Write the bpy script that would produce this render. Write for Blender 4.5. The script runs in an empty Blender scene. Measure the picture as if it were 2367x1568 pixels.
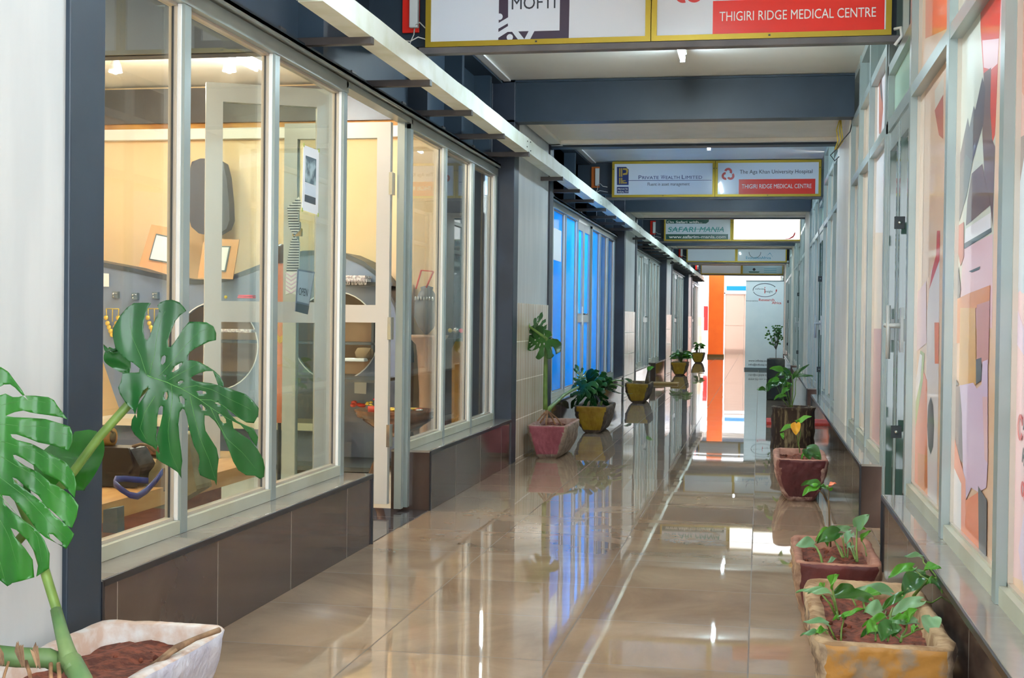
import bpy, bmesh, math, random
from mathutils import Vector, Matrix, geometry
random.seed(7)
S=bpy.context.scene; COL=S.collection
PI=math.pi
PER=7.93            # the shop bays repeat every 7.93 m
XP=-1.78; XW=-1.90; XR=.62; KH=.33; CZ=2.79
# ---------------------------------------------------------------- materials
def lin(c): return tuple(((v/255)/12.92 if v/255<=.04045 else ((v/255+.055)/1.055)**2.4) for v in c)
def N(nt,t,**k):
    n=nt.nodes.new(t)
    for a,b in k.items(): setattr(n,a,b)
    return n
def base(name,col,rough=.5,metal=0,coat=0,spec=.5):
    m=bpy.data.materials.new(name); m.use_nodes=True; nt=m.node_tree; b=nt.nodes['Principled BSDF']
    b.inputs['Base Color'].default_value=(*lin(col),1); b.inputs['Roughness'].default_value=rough
    b.inputs['Metallic'].default_value=metal; b.inputs['Coat Weight'].default_value=coat
    b.inputs['Coat Roughness'].default_value=.04; b.inputs['Specular IOR Level'].default_value=spec
    return m,nt,b
def noisy(name,col,col2,scale=6,rough=.5,metal=0,coat=0,bump=0,detail=4,lo=.4,hi=.6,stretch=(1,1,1),spec=.5,bscale=None):
    m,nt,b=base(name,col,rough,metal,coat,spec)
    tc=N(nt,'ShaderNodeTexCoord'); mp=N(nt,'ShaderNodeMapping'); mp.inputs['Scale'].default_value=stretch
    nz=N(nt,'ShaderNodeTexNoise'); nz.inputs['Scale'].default_value=scale; nz.inputs['Detail'].default_value=detail
    rp=N(nt,'ShaderNodeValToRGB'); e=rp.color_ramp.elements
    e[0].position=lo; e[0].color=(*lin(col),1); e[1].position=hi; e[1].color=(*lin(col2),1)
    L=nt.links.new
    L(tc.outputs['Object'],mp.inputs[0]); L(mp.outputs[0],nz.inputs['Vector']); L(nz.outputs['Fac'],rp.inputs[0]); L(rp.outputs[0],b.inputs['Base Color'])
    if bump:
        n2=N(nt,'ShaderNodeTexNoise'); n2.inputs['Scale'].default_value=bscale or scale*3; n2.inputs['Detail'].default_value=6
        L(mp.outputs[0],n2.inputs['Vector'])
        bp=N(nt,'ShaderNodeBump'); bp.inputs['Strength'].default_value=1; bp.inputs['Distance'].default_value=bump
        L(n2.outputs['Fac'],bp.inputs['Height']); L(bp.outputs[0],b.inputs['Normal'])
    return m
def plain(name,col,rough=.5,metal=0,coat=0,spec=.5): return base(name,col,rough,metal,coat,spec)[0]
def emit(name,col,s):
    m,nt,b=base(name,col,.5); b.inputs['Emission Color'].default_value=(*lin(col),1); b.inputs['Emission Strength'].default_value=s
    return m
def glass(name,tint=(244,248,246),refl=1.0):
    m=bpy.data.materials.new(name); m.use_nodes=True; nt=m.node_tree; nt.nodes.clear(); L=nt.links.new
    o=N(nt,'ShaderNodeOutputMaterial'); mx=N(nt,'ShaderNodeMixShader'); tr=N(nt,'ShaderNodeBsdfTransparent'); gl=N(nt,'ShaderNodeBsdfGlossy')
    ge=N(nt,'ShaderNodeNewGeometry'); dt=N(nt,'ShaderNodeVectorMath',operation='DOT_PRODUCT'); L(ge.outputs['Incoming'],dt.inputs[0]); L(ge.outputs['Normal'],dt.inputs[1])
    ab=N(nt,'ShaderNodeMath',operation='ABSOLUTE'); L(dt.outputs['Value'],ab.inputs[0]); iv=N(nt,'ShaderNodeMath',operation='SUBTRACT'); iv.inputs[0].default_value=1; L(ab.outputs[0],iv.inputs[1])
    pw=N(nt,'ShaderNodeMath',operation='POWER'); L(iv.outputs[0],pw.inputs[0]); pw.inputs[1].default_value=5
    fr=N(nt,'ShaderNodeMath',operation='MULTIPLY_ADD'); L(pw.outputs[0],fr.inputs[0]); fr.inputs[1].default_value=.96; fr.inputs[2].default_value=.04
    mu=N(nt,'ShaderNodeMath',operation='MULTIPLY'); mu.inputs[1].default_value=refl; mu.use_clamp=True
    tr.inputs[0].default_value=(*lin(tint),1); gl.inputs['Roughness'].default_value=0.01
    L(fr.outputs[0],mu.inputs[0]); L(mu.outputs[0],mx.inputs[0]); L(tr.outputs[0],mx.inputs[1]); L(gl.outputs[0],mx.inputs[2]); L(mx.outputs[0],o.inputs[0])
    return m
def film(name,col,trans=.5,grad=None,gloss=.12):
    # a coloured film behind glass: lets daylight through, mirrors a little
    m,nt,b=base(name,col,.08,spec=.5); L=nt.links.new
    o=nt.nodes['Material Output']; tl=N(nt,'ShaderNodeBsdfTranslucent'); tl.inputs[0].default_value=(*[v**.5 for v in lin(col)],1)
    mx=N(nt,'ShaderNodeMixShader'); mx.inputs[0].default_value=trans
    L(b.outputs[0],mx.inputs[1]); L(tl.outputs[0],mx.inputs[2]); L(mx.outputs[0],o.inputs[0])
    return m
def tiles(name,size,off,c1,c2,grout,gw,rough=.05,tilt=.003,axes=('X','Y'),size2=None,wave=0,coat=0,nsc=1.6,gr=.5):
    m,nt,b=base(name,c1,rough,coat=coat); L=nt.links.new
    tc=N(nt,'ShaderNodeTexCoord'); sp=N(nt,'ShaderNodeSeparateXYZ'); L(tc.outputs['Object'],sp.inputs[0])
    def axis(a,sz,of):
        ad=N(nt,'ShaderNodeMath',operation='SUBTRACT'); ad.inputs[1].default_value=of; L(sp.outputs[a],ad.inputs[0])
        dv=N(nt,'ShaderNodeMath',operation='DIVIDE'); dv.inputs[1].default_value=sz; L(ad.outputs[0],dv.inputs[0])
        fl=N(nt,'ShaderNodeMath',operation='FLOOR'); L(dv.outputs[0],fl.inputs[0])
        fc=N(nt,'ShaderNodeMath',operation='FRACT'); L(dv.outputs[0],fc.inputs[0])
        ws=N(nt,'ShaderNodeMath',operation='SUBTRACT'); ws.inputs[1].default_value=.5; L(fc.outputs[0],ws.inputs[0])
        ab=N(nt,'ShaderNodeMath',operation='ABSOLUTE'); L(ws.outputs[0],ab.inputs[0])
        gt=N(nt,'ShaderNodeMath',operation='GREATER_THAN'); gt.inputs[1].default_value=.5-gw/sz/2; L(ab.outputs[0],gt.inputs[0])
        return fl,gt
    f1,g1=axis(axes[0],size,off[0]); f2,g2=axis(axes[1],size2 or size,off[1])
    mxm=N(nt,'ShaderNodeMath',operation='MAXIMUM'); L(g1.outputs[0],mxm.inputs[0]); L(g2.outputs[0],mxm.inputs[1])
    cb=N(nt,'ShaderNodeCombineXYZ'); L(f1.outputs[0],cb.inputs[0]); L(f2.outputs[0],cb.inputs[1])
    wn=N(nt,'ShaderNodeTexWhiteNoise'); L(cb.outputs[0],wn.inputs['Vector'])
    # marbled colour inside each tile, shifted per tile
    vm=N(nt,'ShaderNodeVectorMath',operation='MULTIPLY_ADD'); L(wn.outputs['Color'],vm.inputs[0]); vm.inputs[1].default_value=(9,9,9); L(tc.outputs['Object'],vm.inputs[2])
    nz=N(nt,'ShaderNodeTexNoise'); nz.inputs['Scale'].default_value=nsc; nz.inputs['Detail'].default_value=7; nz.inputs['Roughness'].default_value=.6; nz.inputs['Distortion'].default_value=.8
    L(vm.outputs[0],nz.inputs['Vector'])
    rp=N(nt,'ShaderNodeValToRGB'); e=rp.color_ramp.elements; e[0].position=.35; e[0].color=(*lin(c1),1); e[1].position=.68; e[1].color=(*lin(c2),1)
    L(nz.outputs['Fac'],rp.inputs[0])
    mix=N(nt,'ShaderNodeMix',data_type='RGBA'); L(mxm.outputs[0],mix.inputs['Factor']); L(rp.outputs[0],mix.inputs['A']); mix.inputs['B'].default_value=(*lin(grout),1)
    L(mix.outputs['Result'],b.inputs['Base Color'])
    rr=N(nt,'ShaderNodeMapRange'); rr.inputs['To Min'].default_value=rough; rr.inputs['To Max'].default_value=gr; L(mxm.outputs[0],rr.inputs['Value']); L(rr.outputs[0],b.inputs['Roughness'])
    # every tile lies at a slightly different tilt and is faintly wavy
    ge=N(nt,'ShaderNodeNewGeometry')
    sb=N(nt,'ShaderNodeVectorMath',operation='SUBTRACT'); L(wn.outputs['Color'],sb.inputs[0]); sb.inputs[1].default_value=(.5,.5,.5)
    sc=N(nt,'ShaderNodeVectorMath',operation='SCALE'); L(sb.outputs[0],sc.inputs[0]); sc.inputs['Scale'].default_value=tilt
    ad=N(nt,'ShaderNodeVectorMath',operation='ADD'); L(ge.outputs['Normal'],ad.inputs[0]); L(sc.outputs[0],ad.inputs[1])
    last=ad
    if wave:
        n3=N(nt,'ShaderNodeTexNoise'); n3.inputs['Scale'].default_value=2.2; n3.inputs['Detail'].default_value=2; L(vm.outputs[0],n3.inputs['Vector'])
        s2=N(nt,'ShaderNodeVectorMath',operation='SUBTRACT'); L(n3.outputs['Color'],s2.inputs[0]); s2.inputs[1].default_value=(.5,.5,.5)
        s3=N(nt,'ShaderNodeVectorMath',operation='SCALE'); L(s2.outputs[0],s3.inputs[0]); s3.inputs['Scale'].default_value=wave
        a2=N(nt,'ShaderNodeVectorMath',operation='ADD'); L(ad.outputs[0],a2.inputs[0]); L(s3.outputs[0],a2.inputs[1]); last=a2
    no=N(nt,'ShaderNodeVectorMath',operation='NORMALIZE'); L(last.outputs[0],no.inputs[0]); L(no.outputs[0],b.inputs['Normal'])
    return m
M={}
M['floor']=tiles('floor_tile',.5975,(-.021,4.045),(146,123,102),(174,150,126),(98,82,68),.005,rough=.022,tilt=.0026,wave=.0014,nsc=1.8)
M['shopfloor']=tiles('shop_floor_tile',.5975,(-.021,4.045),(228,216,194),(240,230,212),(190,172,150),.004,rough=.06,tilt=.003)
M['threshold']=tiles('threshold_tile',.40,(-1.77,5.95),(66,62,66),(82,78,82),(120,112,108),.004,rough=.05,tilt=.01)
M['kerbside']=tiles('kerb_tile_face',.705,(3.455-.705*5,-.37),(70,55,50),(80,65,58),(150,140,130),.004,rough=.10,tilt=.004,axes=('Y','Z'),size2=.71,nsc=3)
M['kerbtop']=tiles('kerb_tile_top',.705,(3.455-.705*5,-5),(138,130,122),(152,144,136),(80,76,74),.003,rough=.03,tilt=.004,axes=('Y','X'),size2=9,nsc=3)
M['kerbedge']=plain('kerb_edge_strip',(30,30,36),.3)
M['alubase']=noisy('cream_grey_base_rail',(190,192,176),(180,180,160),3,rough=.35,metal=.1)
M['pier']=noisy('pier_gloss_paint',(206,210,212),(216,219,220),2.2,rough=.34,stretch=(1,3,.7))
M['piertile']=tiles('pier_striped_tile',.315,(9.6,.02),(230,214,192),(244,236,220),(246,240,230),.008,rough=.18,tilt=.004,axes=('Y','Z'),size2=.29)
nt=M['piertile'].node_tree; bs=nt.nodes['Principled BSDF']; src=bs.inputs['Base Color'].links[0].from_socket
wv=N(nt,'ShaderNodeTexWave'); wv.bands_direction='Y'; wv.inputs['Scale'].default_value=2.9; wv.inputs['Distortion'].default_value=1.2; tcn=N(nt,'ShaderNodeTexCoord'); nt.links.new(tcn.outputs['Object'],wv.inputs['Vector'])
mxx=N(nt,'ShaderNodeMix',data_type='RGBA'); mxx.blend_type='MULTIPLY'; mrr=N(nt,'ShaderNodeMapRange'); mrr.inputs['To Max'].default_value=.45; nt.links.new(wv.outputs['Fac'],mrr.inputs['Value']); nt.links.new(mrr.outputs[0],mxx.inputs['Factor'])
nt.links.new(src,mxx.inputs['A']); mxx.inputs['B'].default_value=(*lin((220,190,160)),1); nt.links.new(mxx.outputs['Result'],bs.inputs['Base Color'])
M['steel']=noisy('blue_grey_steel_paint',(46,60,74),(40,54,68),3,rough=.42,bump=.0004)
M['steeldark']=noisy('dark_steel_paint',(44,52,66),(36,42,54),3,rough=.4)
M['brown']=noisy('brown_steel_paint',(78,72,70),(70,64,62),4,rough=.45)
M['bar']=noisy('grey_brown_bar_paint',(104,100,100),(90,86,88),5,rough=.5)
M['trunk']=noisy('white_painted_trunking',(232,238,228),(214,220,200),7,rough=.4,lo=.45,hi=.75,bump=.0005)
M['ceil']=noisy('ceiling_board_paint',(240,240,234),(234,232,224),1.5,rough=.6)
M['cream']=noisy('cream_plaster_paint',(238,230,218),(228,220,206),2.5,rough=.5)
M['alu']=noisy('silver_grey_aluminium',(156,167,165),(147,158,155),2,rough=.3,metal=.25)
M['aluw']=plain('pale_powder_coat',(190,192,192),.3,metal=.1)
M['bead']=plain('glazing_bead',(190,180,166),.25,metal=.2)
M['gasket']=plain('black_gasket',(38,44,48),.5)
M['glass']=glass('window_glass',refl=.9)
M['doorglass']=glass('door_glass',(240,246,243),refl=.8)
M['white']=plain('white_plastic',(240,240,238),.35)
M['board']=plain('sign_face_white',(226,234,246),.18,coat=.6)
M['gold']=plain('sign_frame_gold',(176,150,44),.35,metal=.45)
M['purple']=plain('sign_ink_purple',(66,54,74),.3)
M['ink']=plain('sign_ink_dark',(50,54,66),.4)
M['red']=plain('sign_ink_red',(236,48,36),.25)
M['logored']=plain('logo_red',(208,60,60),.3)
M['navy']=plain('sign_ink_navy',(24,44,110),.3)
M['goldink']=plain('sign_ink_gold',(190,160,70),.35,metal=.3)
M['green']=plain('sign_ink_green',(20,84,72),.3)
M['teal']=plain('sign_ink_teal',(30,150,150),.3)
M['skyblue']=plain('sign_ink_blue',(70,160,196),.3)
M['palesign']=plain('pale_blue_sign_face',(168,206,226),.3)
M['litsign']=emit('lit_sign_face',(252,252,250),.9)
M['tube']=emit('fluorescent_tube',(220,244,255),95)
M['spot']=emit('warm_spot_bulb',(255,226,170),30)
M['peach']=noisy('peach_wall_paint',(236,206,164),(232,198,154),1.2,rough=.7)
M['shopwhite']=plain('shop_white_paint',(236,232,226),.6)
M['shopback']=noisy('shop_back_wall_paint',(228,214,190),(222,206,182),1.2,rough=.7)
M['shopbeam']=noisy('shop_beam_paint',(92,88,88),(82,76,76),3,rough=.35)
M['dispgrey']=noisy('display_board_grey',(122,136,162),(108,120,144),3,rough=.4)
M['dispdark']=noisy('display_board_edge',(70,78,84),(60,66,72),3,rough=.4)
M['coralback']=noisy('tan_shelf_back',(206,170,136),(180,142,112),2,rough=.6)
M['mauve']=plain('shelf_back_mauve',(110,92,100),.6)
M['wood']=noisy('bench_wood',(222,172,112),(204,150,92),3,rough=.35,stretch=(6,1,6))
M['redwood']=noisy('block_red_wood',(160,92,64),(140,76,52),4,rough=.5,stretch=(1,3,8))
M['darkwood']=noisy('pedestal_brown_wood',(112,72,50),(84,54,40),4,rough=.25,stretch=(4,4,1))
M['tanwood']=noisy('pale_turned_wood',(196,160,134),(180,144,120),3,rough=.3)
M['leatherblk']=plain('black_leather',(20,24,28),.4)
M['tan']=noisy('tan_leather',(206,150,74),(180,120,54),6,rough=.5)
M['canvas']=noisy('cream_canvas',(214,204,176),(198,188,160),8,rough=.8)
M['olivebag']=noisy('olive_canvas',(150,140,106),(126,116,86),8,rough=.8)
M['khaki']=noisy('brown_bag_cloth',(120,98,70),(98,78,56),8,rough=.8)
M['blueleather']=plain('blue_strap',(40,54,130),.35)
M['greybox']=plain('grey_card',(98,112,118),.5)
M['card']=plain('brown_card',(214,160,112),.6)
M['paper']=plain('white_paper',(236,238,242),.5)
M['photo']=noisy('printed_photo',(70,90,100),(170,190,196),22,rough=.4,lo=.42,hi=.62)
M['goldjewel']=plain('gold_jewellery',(226,192,84),.3,metal=.6)
M['silver']=plain('silver_jewellery',(210,212,214),.2,metal=.9)
M['chrome']=plain('chrome_fitting',(196,200,200),.15,metal=.9)
M['oval']=plain('dark_grey_felt',(74,74,82),.6)
M['rose']=plain('rose_pink_cloth',(226,66,96),.7)
M['coral']=noisy('coral_cloth',(236,150,120),(226,130,100),3,rough=.7)
M['lace']=noisy('white_fringed_cloth',(240,230,232),(170,150,160),60,rough=.8)
M['sheer']=plain('grey_sheer_cloth',(112,108,108),.45)
M['scarlet']=plain('scarlet_ribbon',(210,60,40),.5)
M['yellow']=plain('yellow_plastic',(232,200,60),.4)
M['brass']=plain('brass_padlock',(200,160,40),.3,metal=.6)
M['blueball']=plain('light_blue_ball',(110,180,214),.4)
M['turq']=plain('turquoise_cloth',(40,150,130),.5)
M['soil']=noisy('red_brown_soil',(128,68,48),(86,42,30),40,rough=.95,bump=.006,bscale=60)
M['soildark']=noisy('dark_soil',(84,60,40),(60,42,30),40,rough=.95,bump=.006,bscale=60)
def pot(name,face,side,rim,fs=(9,.4,.6)): return [noisy(name+'_face',face[0],face[1],fs[0],rough=.55,bump=.004,lo=fs[1],hi=fs[2],bscale=30,detail=10),noisy(name+'_side',side[0],side[1],14,rough=.9,bump=.008,bscale=30),noisy(name+'_rim',rim[0],rim[1],16,rough=.85,bump=.004,bscale=40)]
POT={
'white':pot('white_pot',((206,208,222),(190,190,206)),((206,208,222),(186,186,204)),((204,176,160),(222,216,214))),
'ochre':pot('ochre_pot',((168,118,52),(140,120,98)),((176,152,124),(100,80,66)),((178,150,116),(134,102,70)),(14,.44,.56)),
'maroon':pot('maroon_pot',((104,46,42),(84,36,34)),((170,140,116),(128,98,80)),((158,112,92),(140,96,80))),
'wine':pot('wine_pot',((88,34,38),(74,28,32)),((190,160,148),(120,80,74)),((170,128,112),(150,106,92))),
'pink':pot('pink_pot',((158,84,94),(140,70,80)),((156,136,120),(128,108,94)),((180,150,138),(160,120,108))),
'olive':pot('olive_pot',((166,132,24),(150,112,16)),((104,86,72),(74,60,50)),((120,98,70),(96,76,54)))}
M['bark']=noisy('dark_bark',(66,48,38),(150,130,96),12,rough=.9,lo=.50,hi=.70,stretch=(3,3,.35),bump=.012,bscale=10)
M['blackpot']=noisy('black_stained_concrete',(30,32,30),(92,90,76),4,rough=.6,lo=.5,hi=.75,bump=.004)
def leafmat(name,c1,c2,rough=.3,tr=.25):
    m=noisy(name,c1,c2,5,rough=rough,lo=.35,hi=.7,spec=.5); nt=m.node_tree; L=nt.links.new
    b=nt.nodes['Principled BSDF']; o=nt.nodes['Material Output']; tl=N(nt,'ShaderNodeBsdfTranslucent'); tl.inputs[0].default_value=(*lin((120,190,40)),1)
    mx=N(nt,'ShaderNodeMixShader'); mx.inputs[0].default_value=tr; L(b.outputs[0],mx.inputs[1]); L(tl.outputs[0],mx.inputs[2]); L(mx.outputs[0],o.inputs[0]); return m
M['leafA']=leafmat('monstera_leaf',(20,70,32),(36,96,42),.24,.05)
M['leafB']=leafmat('bright_monstera_leaf',(24,90,24),(46,122,34),.24,.06)
M['leafD']=leafmat('dark_small_leaf',(28,76,26),(54,104,36),.28,.10)
M['leafG']=leafmat('bright_small_leaf',(66,134,36),(92,156,52),.35,.2)
M['leafP']=leafmat('pale_small_leaf',(104,148,110),(132,170,128),.35,.15)
M['vein']=plain('leaf_vein',(84,142,66),.4)
M['stem']=noisy('green_stem',(88,118,48),(112,140,62),12,rough=.45)
M['stemthick']=noisy('thick_green_stem',(84,118,70),(112,136,84),9,rough=.5)
M['stembrown']=noisy('brown_stem',(110,84,50),(80,64,40),12,rough=.6)
M['root']=noisy('aerial_root',(170,128,92),(120,84,60),20,rough=.8)
M['husk']=noisy('dry_husk',(160,128,98),(110,84,64),20,rough=.9)
M['twig']=plain('dark_twig',(60,56,40),.7)
M['dyellow']=plain('yellow_leaf',(206,148,20),.5)
M['orange']=noisy('orange_paint',(226,98,24),(218,90,20),2,rough=.5)
M['outwall']=plain('outer_white_wall',(246,246,246),.7)
M['outred']=plain('red_panel_paint',(214,20,18),.4)
M['outblue']=plain('blue_panel_paint',(8,110,170),.4)
M['outdoor']=plain('beige_door_paint',(170,142,128),.5)
M['banner']=noisy('banner_vinyl',(244,248,250),(236,242,246),2,rough=.4)
M['matred']=plain('red_door_mat',(196,54,42),.8)
M['matbrown']=plain('brown_door_mat',(150,116,64),.8)
M['blueA']=film('bright_blue_film',(0,150,244),.6)
M['blueB']=film('cyan_blue_film',(20,182,246),.6)
M['blueC']=film('deep_blue_film',(16,112,186),.45)
M['blueT']=film('upper_blue_film',(50,110,200),.45)
M['blind']=noisy('pale_blind_film',(176,196,190),(160,180,176),3,rough=.12,coat=.6)
M['paleglass']=noisy('pale_teal_glass',(150,176,176),(128,154,156),1.5,rough=.08,coat=1)
M['frost']=plain('pale_green_frosted_glass',(184,222,198),.25,coat=.4)
M['greenglass']=plain('dark_green_glass',(70,96,88),.06,coat=1)
M['wirew']=plain('white_wire',(226,226,222),.5)
M['wirey']=plain('yellow_wire',(200,170,40),.5)
M['wireb']=plain('black_wire',(36,34,34),.5)
M['ballast']=plain('ballast_white',(222,226,226),.4)
M['orangewire']=plain('orange_wire',(214,110,30),.5)
V=lambda n,c,r=.3:M.setdefault(n,plain(n,c,r,coat=.55))
V('vinyl_peach',(238,196,164)); V('vinyl_skin',(240,212,188)); V('vinyl_grey',(212,212,198)); V('vinyl_orange',(242,134,88)); V('vinyl_orange_b',(226,140,70)); V('vinyl_amber',(228,172,90))
V('vinyl_red',(214,62,48)); V('vinyl_rust',(200,96,72)); V('vinyl_plum',(84,70,84)); V('vinyl_slate',(92,92,98)); V('vinyl_brown',(112,82,84)); V('vinyl_pink',(238,194,202)); V('vinyl_lilac',(228,200,232))
V('vinyl_paleblue',(196,208,228)); V('vinyl_white',(240,232,238)); V('vinyl_yellowgreen',(176,192,96)); V('vinyl_rose',(206,140,134)); V('vinyl_cream',(228,214,196)); V('vinyl_char',(66,66,70)); V('vinyl_ink',(40,40,48)); V('vinyl_logored',(206,44,44))
# ---------------------------------------------------------------- mesh building
class MB:
    def __init__(s): s.v=[]; s.f=[]; s.mi=[]; s.sm=[]
    def add(s,vs,fs,mi=0,smooth=False):
        o=len(s.v); s.v+= [tuple(v) for v in vs]; s.f+=[[i+o for i in f] for f in fs]; s.mi+=[mi]*len(fs); s.sm+=[smooth]*len(fs); return s
    def box(s,x0,x1,y0,y1,z0,z1,mi=0):
        vs=[(x,y,z) for x in (x0,x1) for y in (y0,y1) for z in (z0,z1)]
        return s.add(vs,[[0,1,3,2],[4,6,7,5],[0,4,5,1],[2,3,7,6],[0,2,6,4],[1,5,7,3]],mi)
    def obox(s,c,u,v,w,mi=0):  # oriented box: centre + three half vectors
        c=Vector(c);u=Vector(u);v=Vector(v);w=Vector(w)
        vs=[c+a*u+b*v+d*w for a in (-1,1) for b in (-1,1) for d in (-1,1)]
        return s.add(vs,[[0,1,3,2],[4,6,7,5],[0,4,5,1],[2,3,7,6],[0,2,6,4],[1,5,7,3]],mi)
    def bar(s,a,b,w,h,mi=0,up=(0,0,1)):
        a=Vector(a);b=Vector(b);d=(b-a);u=Vector(up);x=d.cross(u)
        if x.length<1e-6: x=d.cross(Vector((1,0,0)))
        x.normalize(); z=x.cross(d).normalized()
        return s.obox((a+b)/2,d/2,x*w/2,z*h/2,mi)
    def tube(s,pts,r,mi=0,n=8,cap=True):
        pts=[Vector(p) for p in pts]; rs=r if isinstance(r,(list,tuple)) else [r]*len(pts)
        vs=[];fs=[];px=None
        for i,p in enumerate(pts):
            d=(pts[min(i+1,len(pts)-1)]-pts[max(i-1,0)])
            if d.length<1e-9:d=Vector((0,0,1))
            d.normalize()
            if px is None: px=d.orthogonal().normalized()
            px=(px-d*px.dot(d)); px=px.normalized() if px.length>1e-6 else d.orthogonal().normalized()
            py=d.cross(px)
            for k in range(n):
                a=2*PI*k/n; vs.append(p+(px*math.cos(a)+py*math.sin(a))*rs[i])
        for i in range(len(pts)-1):
            for k in range(n):
                fs.append([i*n+k,i*n+(k+1)%n,(i+1)*n+(k+1)%n,(i+1)*n+k])
        if cap: fs.append(list(range(n))[::-1]); fs.append([(len(pts)-1)*n+k for k in range(n)])
        return s.add(vs,fs,mi,True)
    def lathe(s,prof,c=(0,0,0),mi=0,n=24,sx=1,sy=1):
        vs=[];fs=[];m=len(prof)
        for r,z in prof:
            for k in range(n):
                a=2*PI*k/n; vs.append((c[0]+r*math.cos(a)*sx,c[1]+r*math.sin(a)*sy,c[2]+z))
        for i in range(m-1):
            for k in range(n): fs.append([i*n+k,i*n+(k+1)%n,(i+1)*n+(k+1)%n,(i+1)*n+k])
        fs.append(list(range(n))[::-1]); fs.append([(m-1)*n+k for k in range(n)])
        return s.add(vs,fs,mi,True)
    def ball(s,c,r,mi=0,n=12,sz=(1,1,1)):
        return s.lathe([(max(1e-4,r*math.sin(PI*i/n)),-r*math.cos(PI*i/n)*sz[2]) for i in range(n+1)],c,mi,n*2,sz[0],sz[1])
    def poly(s,pts,axis,c,t,mi=0,mside=None,holes=()):
        # polygon (a,b) extruded; axis 'Y': (x,z) from y=c to c+t ; axis 'X': (y,z) ; axis 'Z': (x,y)
        n=len(pts); allv=[Vector(p) for p in pts]; edges=[(i,(i+1)%n) for i in range(n)]
        for h in holes:
            o=len(allv); allv+=[Vector(p) for p in h]; edges+=[(o+i,o+(i+1)%len(h)) for i in range(len(h))]
        rv,re_,rf,_,_,_=geometry.delaunay_2d_cdt(allv,edges,[],0,1e-6)
        def inside(p,q):
            r=False;j=len(q)-1
            for i in range(len(q)):
                if (q[i][1]>p[1])!=(q[j][1]>p[1]) and p[0]<(q[j][0]-q[i][0])*(p[1]-q[i][1])/(q[j][1]-q[i][1])+q[i][0]: r=not r
                j=i
            return r
        keep=[]
        for f in rf:
            g=((sum(rv[i][0] for i in f))/len(f),(sum(rv[i][1] for i in f))/len(f))
            if inside(g,pts) and not any(inside(g,h) for h in holes): keep.append(list(f))
        def P3(p,d):
            return (p[0],d,p[1]) if axis=='Y' else ((d,p[0],p[1]) if axis=='X' else (p[0],p[1],d))
        m=len(rv); vs=[P3(p,c) for p in rv]+[P3(p,c+t) for p in rv]
        fs=keep+[[i+m for i in f][::-1] for f in keep]
        s.add(vs,fs,mi)
        ec={}
        for f in keep:
            for i in range(len(f)):
                e=(f[i],f[(i+1)%len(f)]); k=tuple(sorted(e)); ec.setdefault(k,[]).append(e)
        side=[[e[0][1],e[0][0],e[0][0]+m,e[0][1]+m] for e in ec.values() if len(e)==1]
        s.add(vs,side,mi if mside is None else mside)
        return s
    def sheet(s,outline,holes,step,fn,mi=0):
        # thin curved leaf blade: outline in local metres, fn maps (u,v) to a 3D point
        allv=[Vector(p) for p in outline]; n=len(outline); edges=[(i,(i+1)%n) for i in range(n)]
        for h in holes:
            o=len(allv); allv+=[Vector(p) for p in h]; edges+=[(o+i,o+(i+1)%len(h)) for i in range(len(h))]
        def inside(p,q):
            r=False;j=len(q)-1
            for i in range(len(q)):
                if (q[i][1]>p[1])!=(q[j][1]>p[1]) and p[0]<(q[j][0]-q[i][0])*(p[1]-q[i][1])/(q[j][1]-q[i][1])+q[i][0]: r=not r
                j=i
            return r
        xs=[p[0] for p in outline]; ys=[p[1] for p in outline]
        x=min(xs)
        while x<max(xs):
            y=min(ys)
            while y<max(ys):
                if inside((x,y),outline) and not any(inside((x,y),h) for h in holes): allv.append(Vector((x+random.uniform(-.1,.1)*step,y)))
                y+=step
            x+=step
        rv,_,rf,_,_,_=geometry.delaunay_2d_cdt(allv,edges,[],0,1e-7)
        keep=[]
        for f in rf:
            g=((sum(rv[i][0] for i in f))/len(f),(sum(rv[i][1] for i in f))/len(f))
            if inside(g,outline) and not any(inside(g,h) for h in holes): keep.append(list(f))
        return s.add([fn(p[0],p[1]) for p in rv],keep,mi,True)
    def build(s,name,mats,parent=None,bevel=0,loc=None):
        me=bpy.data.meshes.new(name); me.from_pydata(s.v,[],s.f)
        for m in (mats if isinstance(mats,list) else [mats]): me.materials.append(M[m] if isinstance(m,str) else m)
        for p,i,sm in zip(me.polygons,s.mi,s.sm): p.material_index=i; p.use_smooth=sm
        me.update(); o=bpy.data.objects.new(name,me); COL.objects.link(o)
        if parent is not None: o.parent=parent; o.location=-Vector(parent.location) if parent.get('_world') else (0,0,0)
        if loc: o.location=loc
        if bevel:
            b=o.modifiers.new('bevel','BEVEL'); b.width=bevel; b.segments=2; b.limit_method='ANGLE'
        return o
def tag(o,label=None,cat=None,group=None,kind=None):
    if label: o['label']=label
    if cat: o['category']=cat
    if group: o['group']=group
    if kind: o['kind']=kind
    return o
def empty(name,loc,label=None,cat=None,group=None,kind=None):
    # an Empty at the thing's base; its parts are written in world coordinates, so each is shifted back by build()
    o=bpy.data.objects.new(name,None); COL.objects.link(o); o.location=loc; o.empty_display_size=.1; o['_world']=1
    return tag(o,label,cat,group,kind)
def copy_tree(o,parent=None):
    c=o.copy(); COL.objects.link(c); c.parent=parent
    for ch in o.children: copy_tree(ch,c)
    return c
def struct(mb,name,mats,bevel=0): return tag(mb.build(name,mats,bevel=bevel),kind='structure')
ORD=['first','second','third','fourth','fifth','sixth','seventh','eighth','ninth','tenth','eleventh','twelfth','thirteenth','fourteenth','fifteenth','sixteenth','seventeenth','eighteenth','nineteenth','twentieth','twenty-first','twenty-second','twenty-third','twenty-fourth','twenty-fifth','twenty-sixth','twenty-seventh','twenty-eighth','twenty-ninth','thirtieth','thirty-first','thirty-second','thirty-third','thirty-fourth','thirty-fifth']
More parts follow.
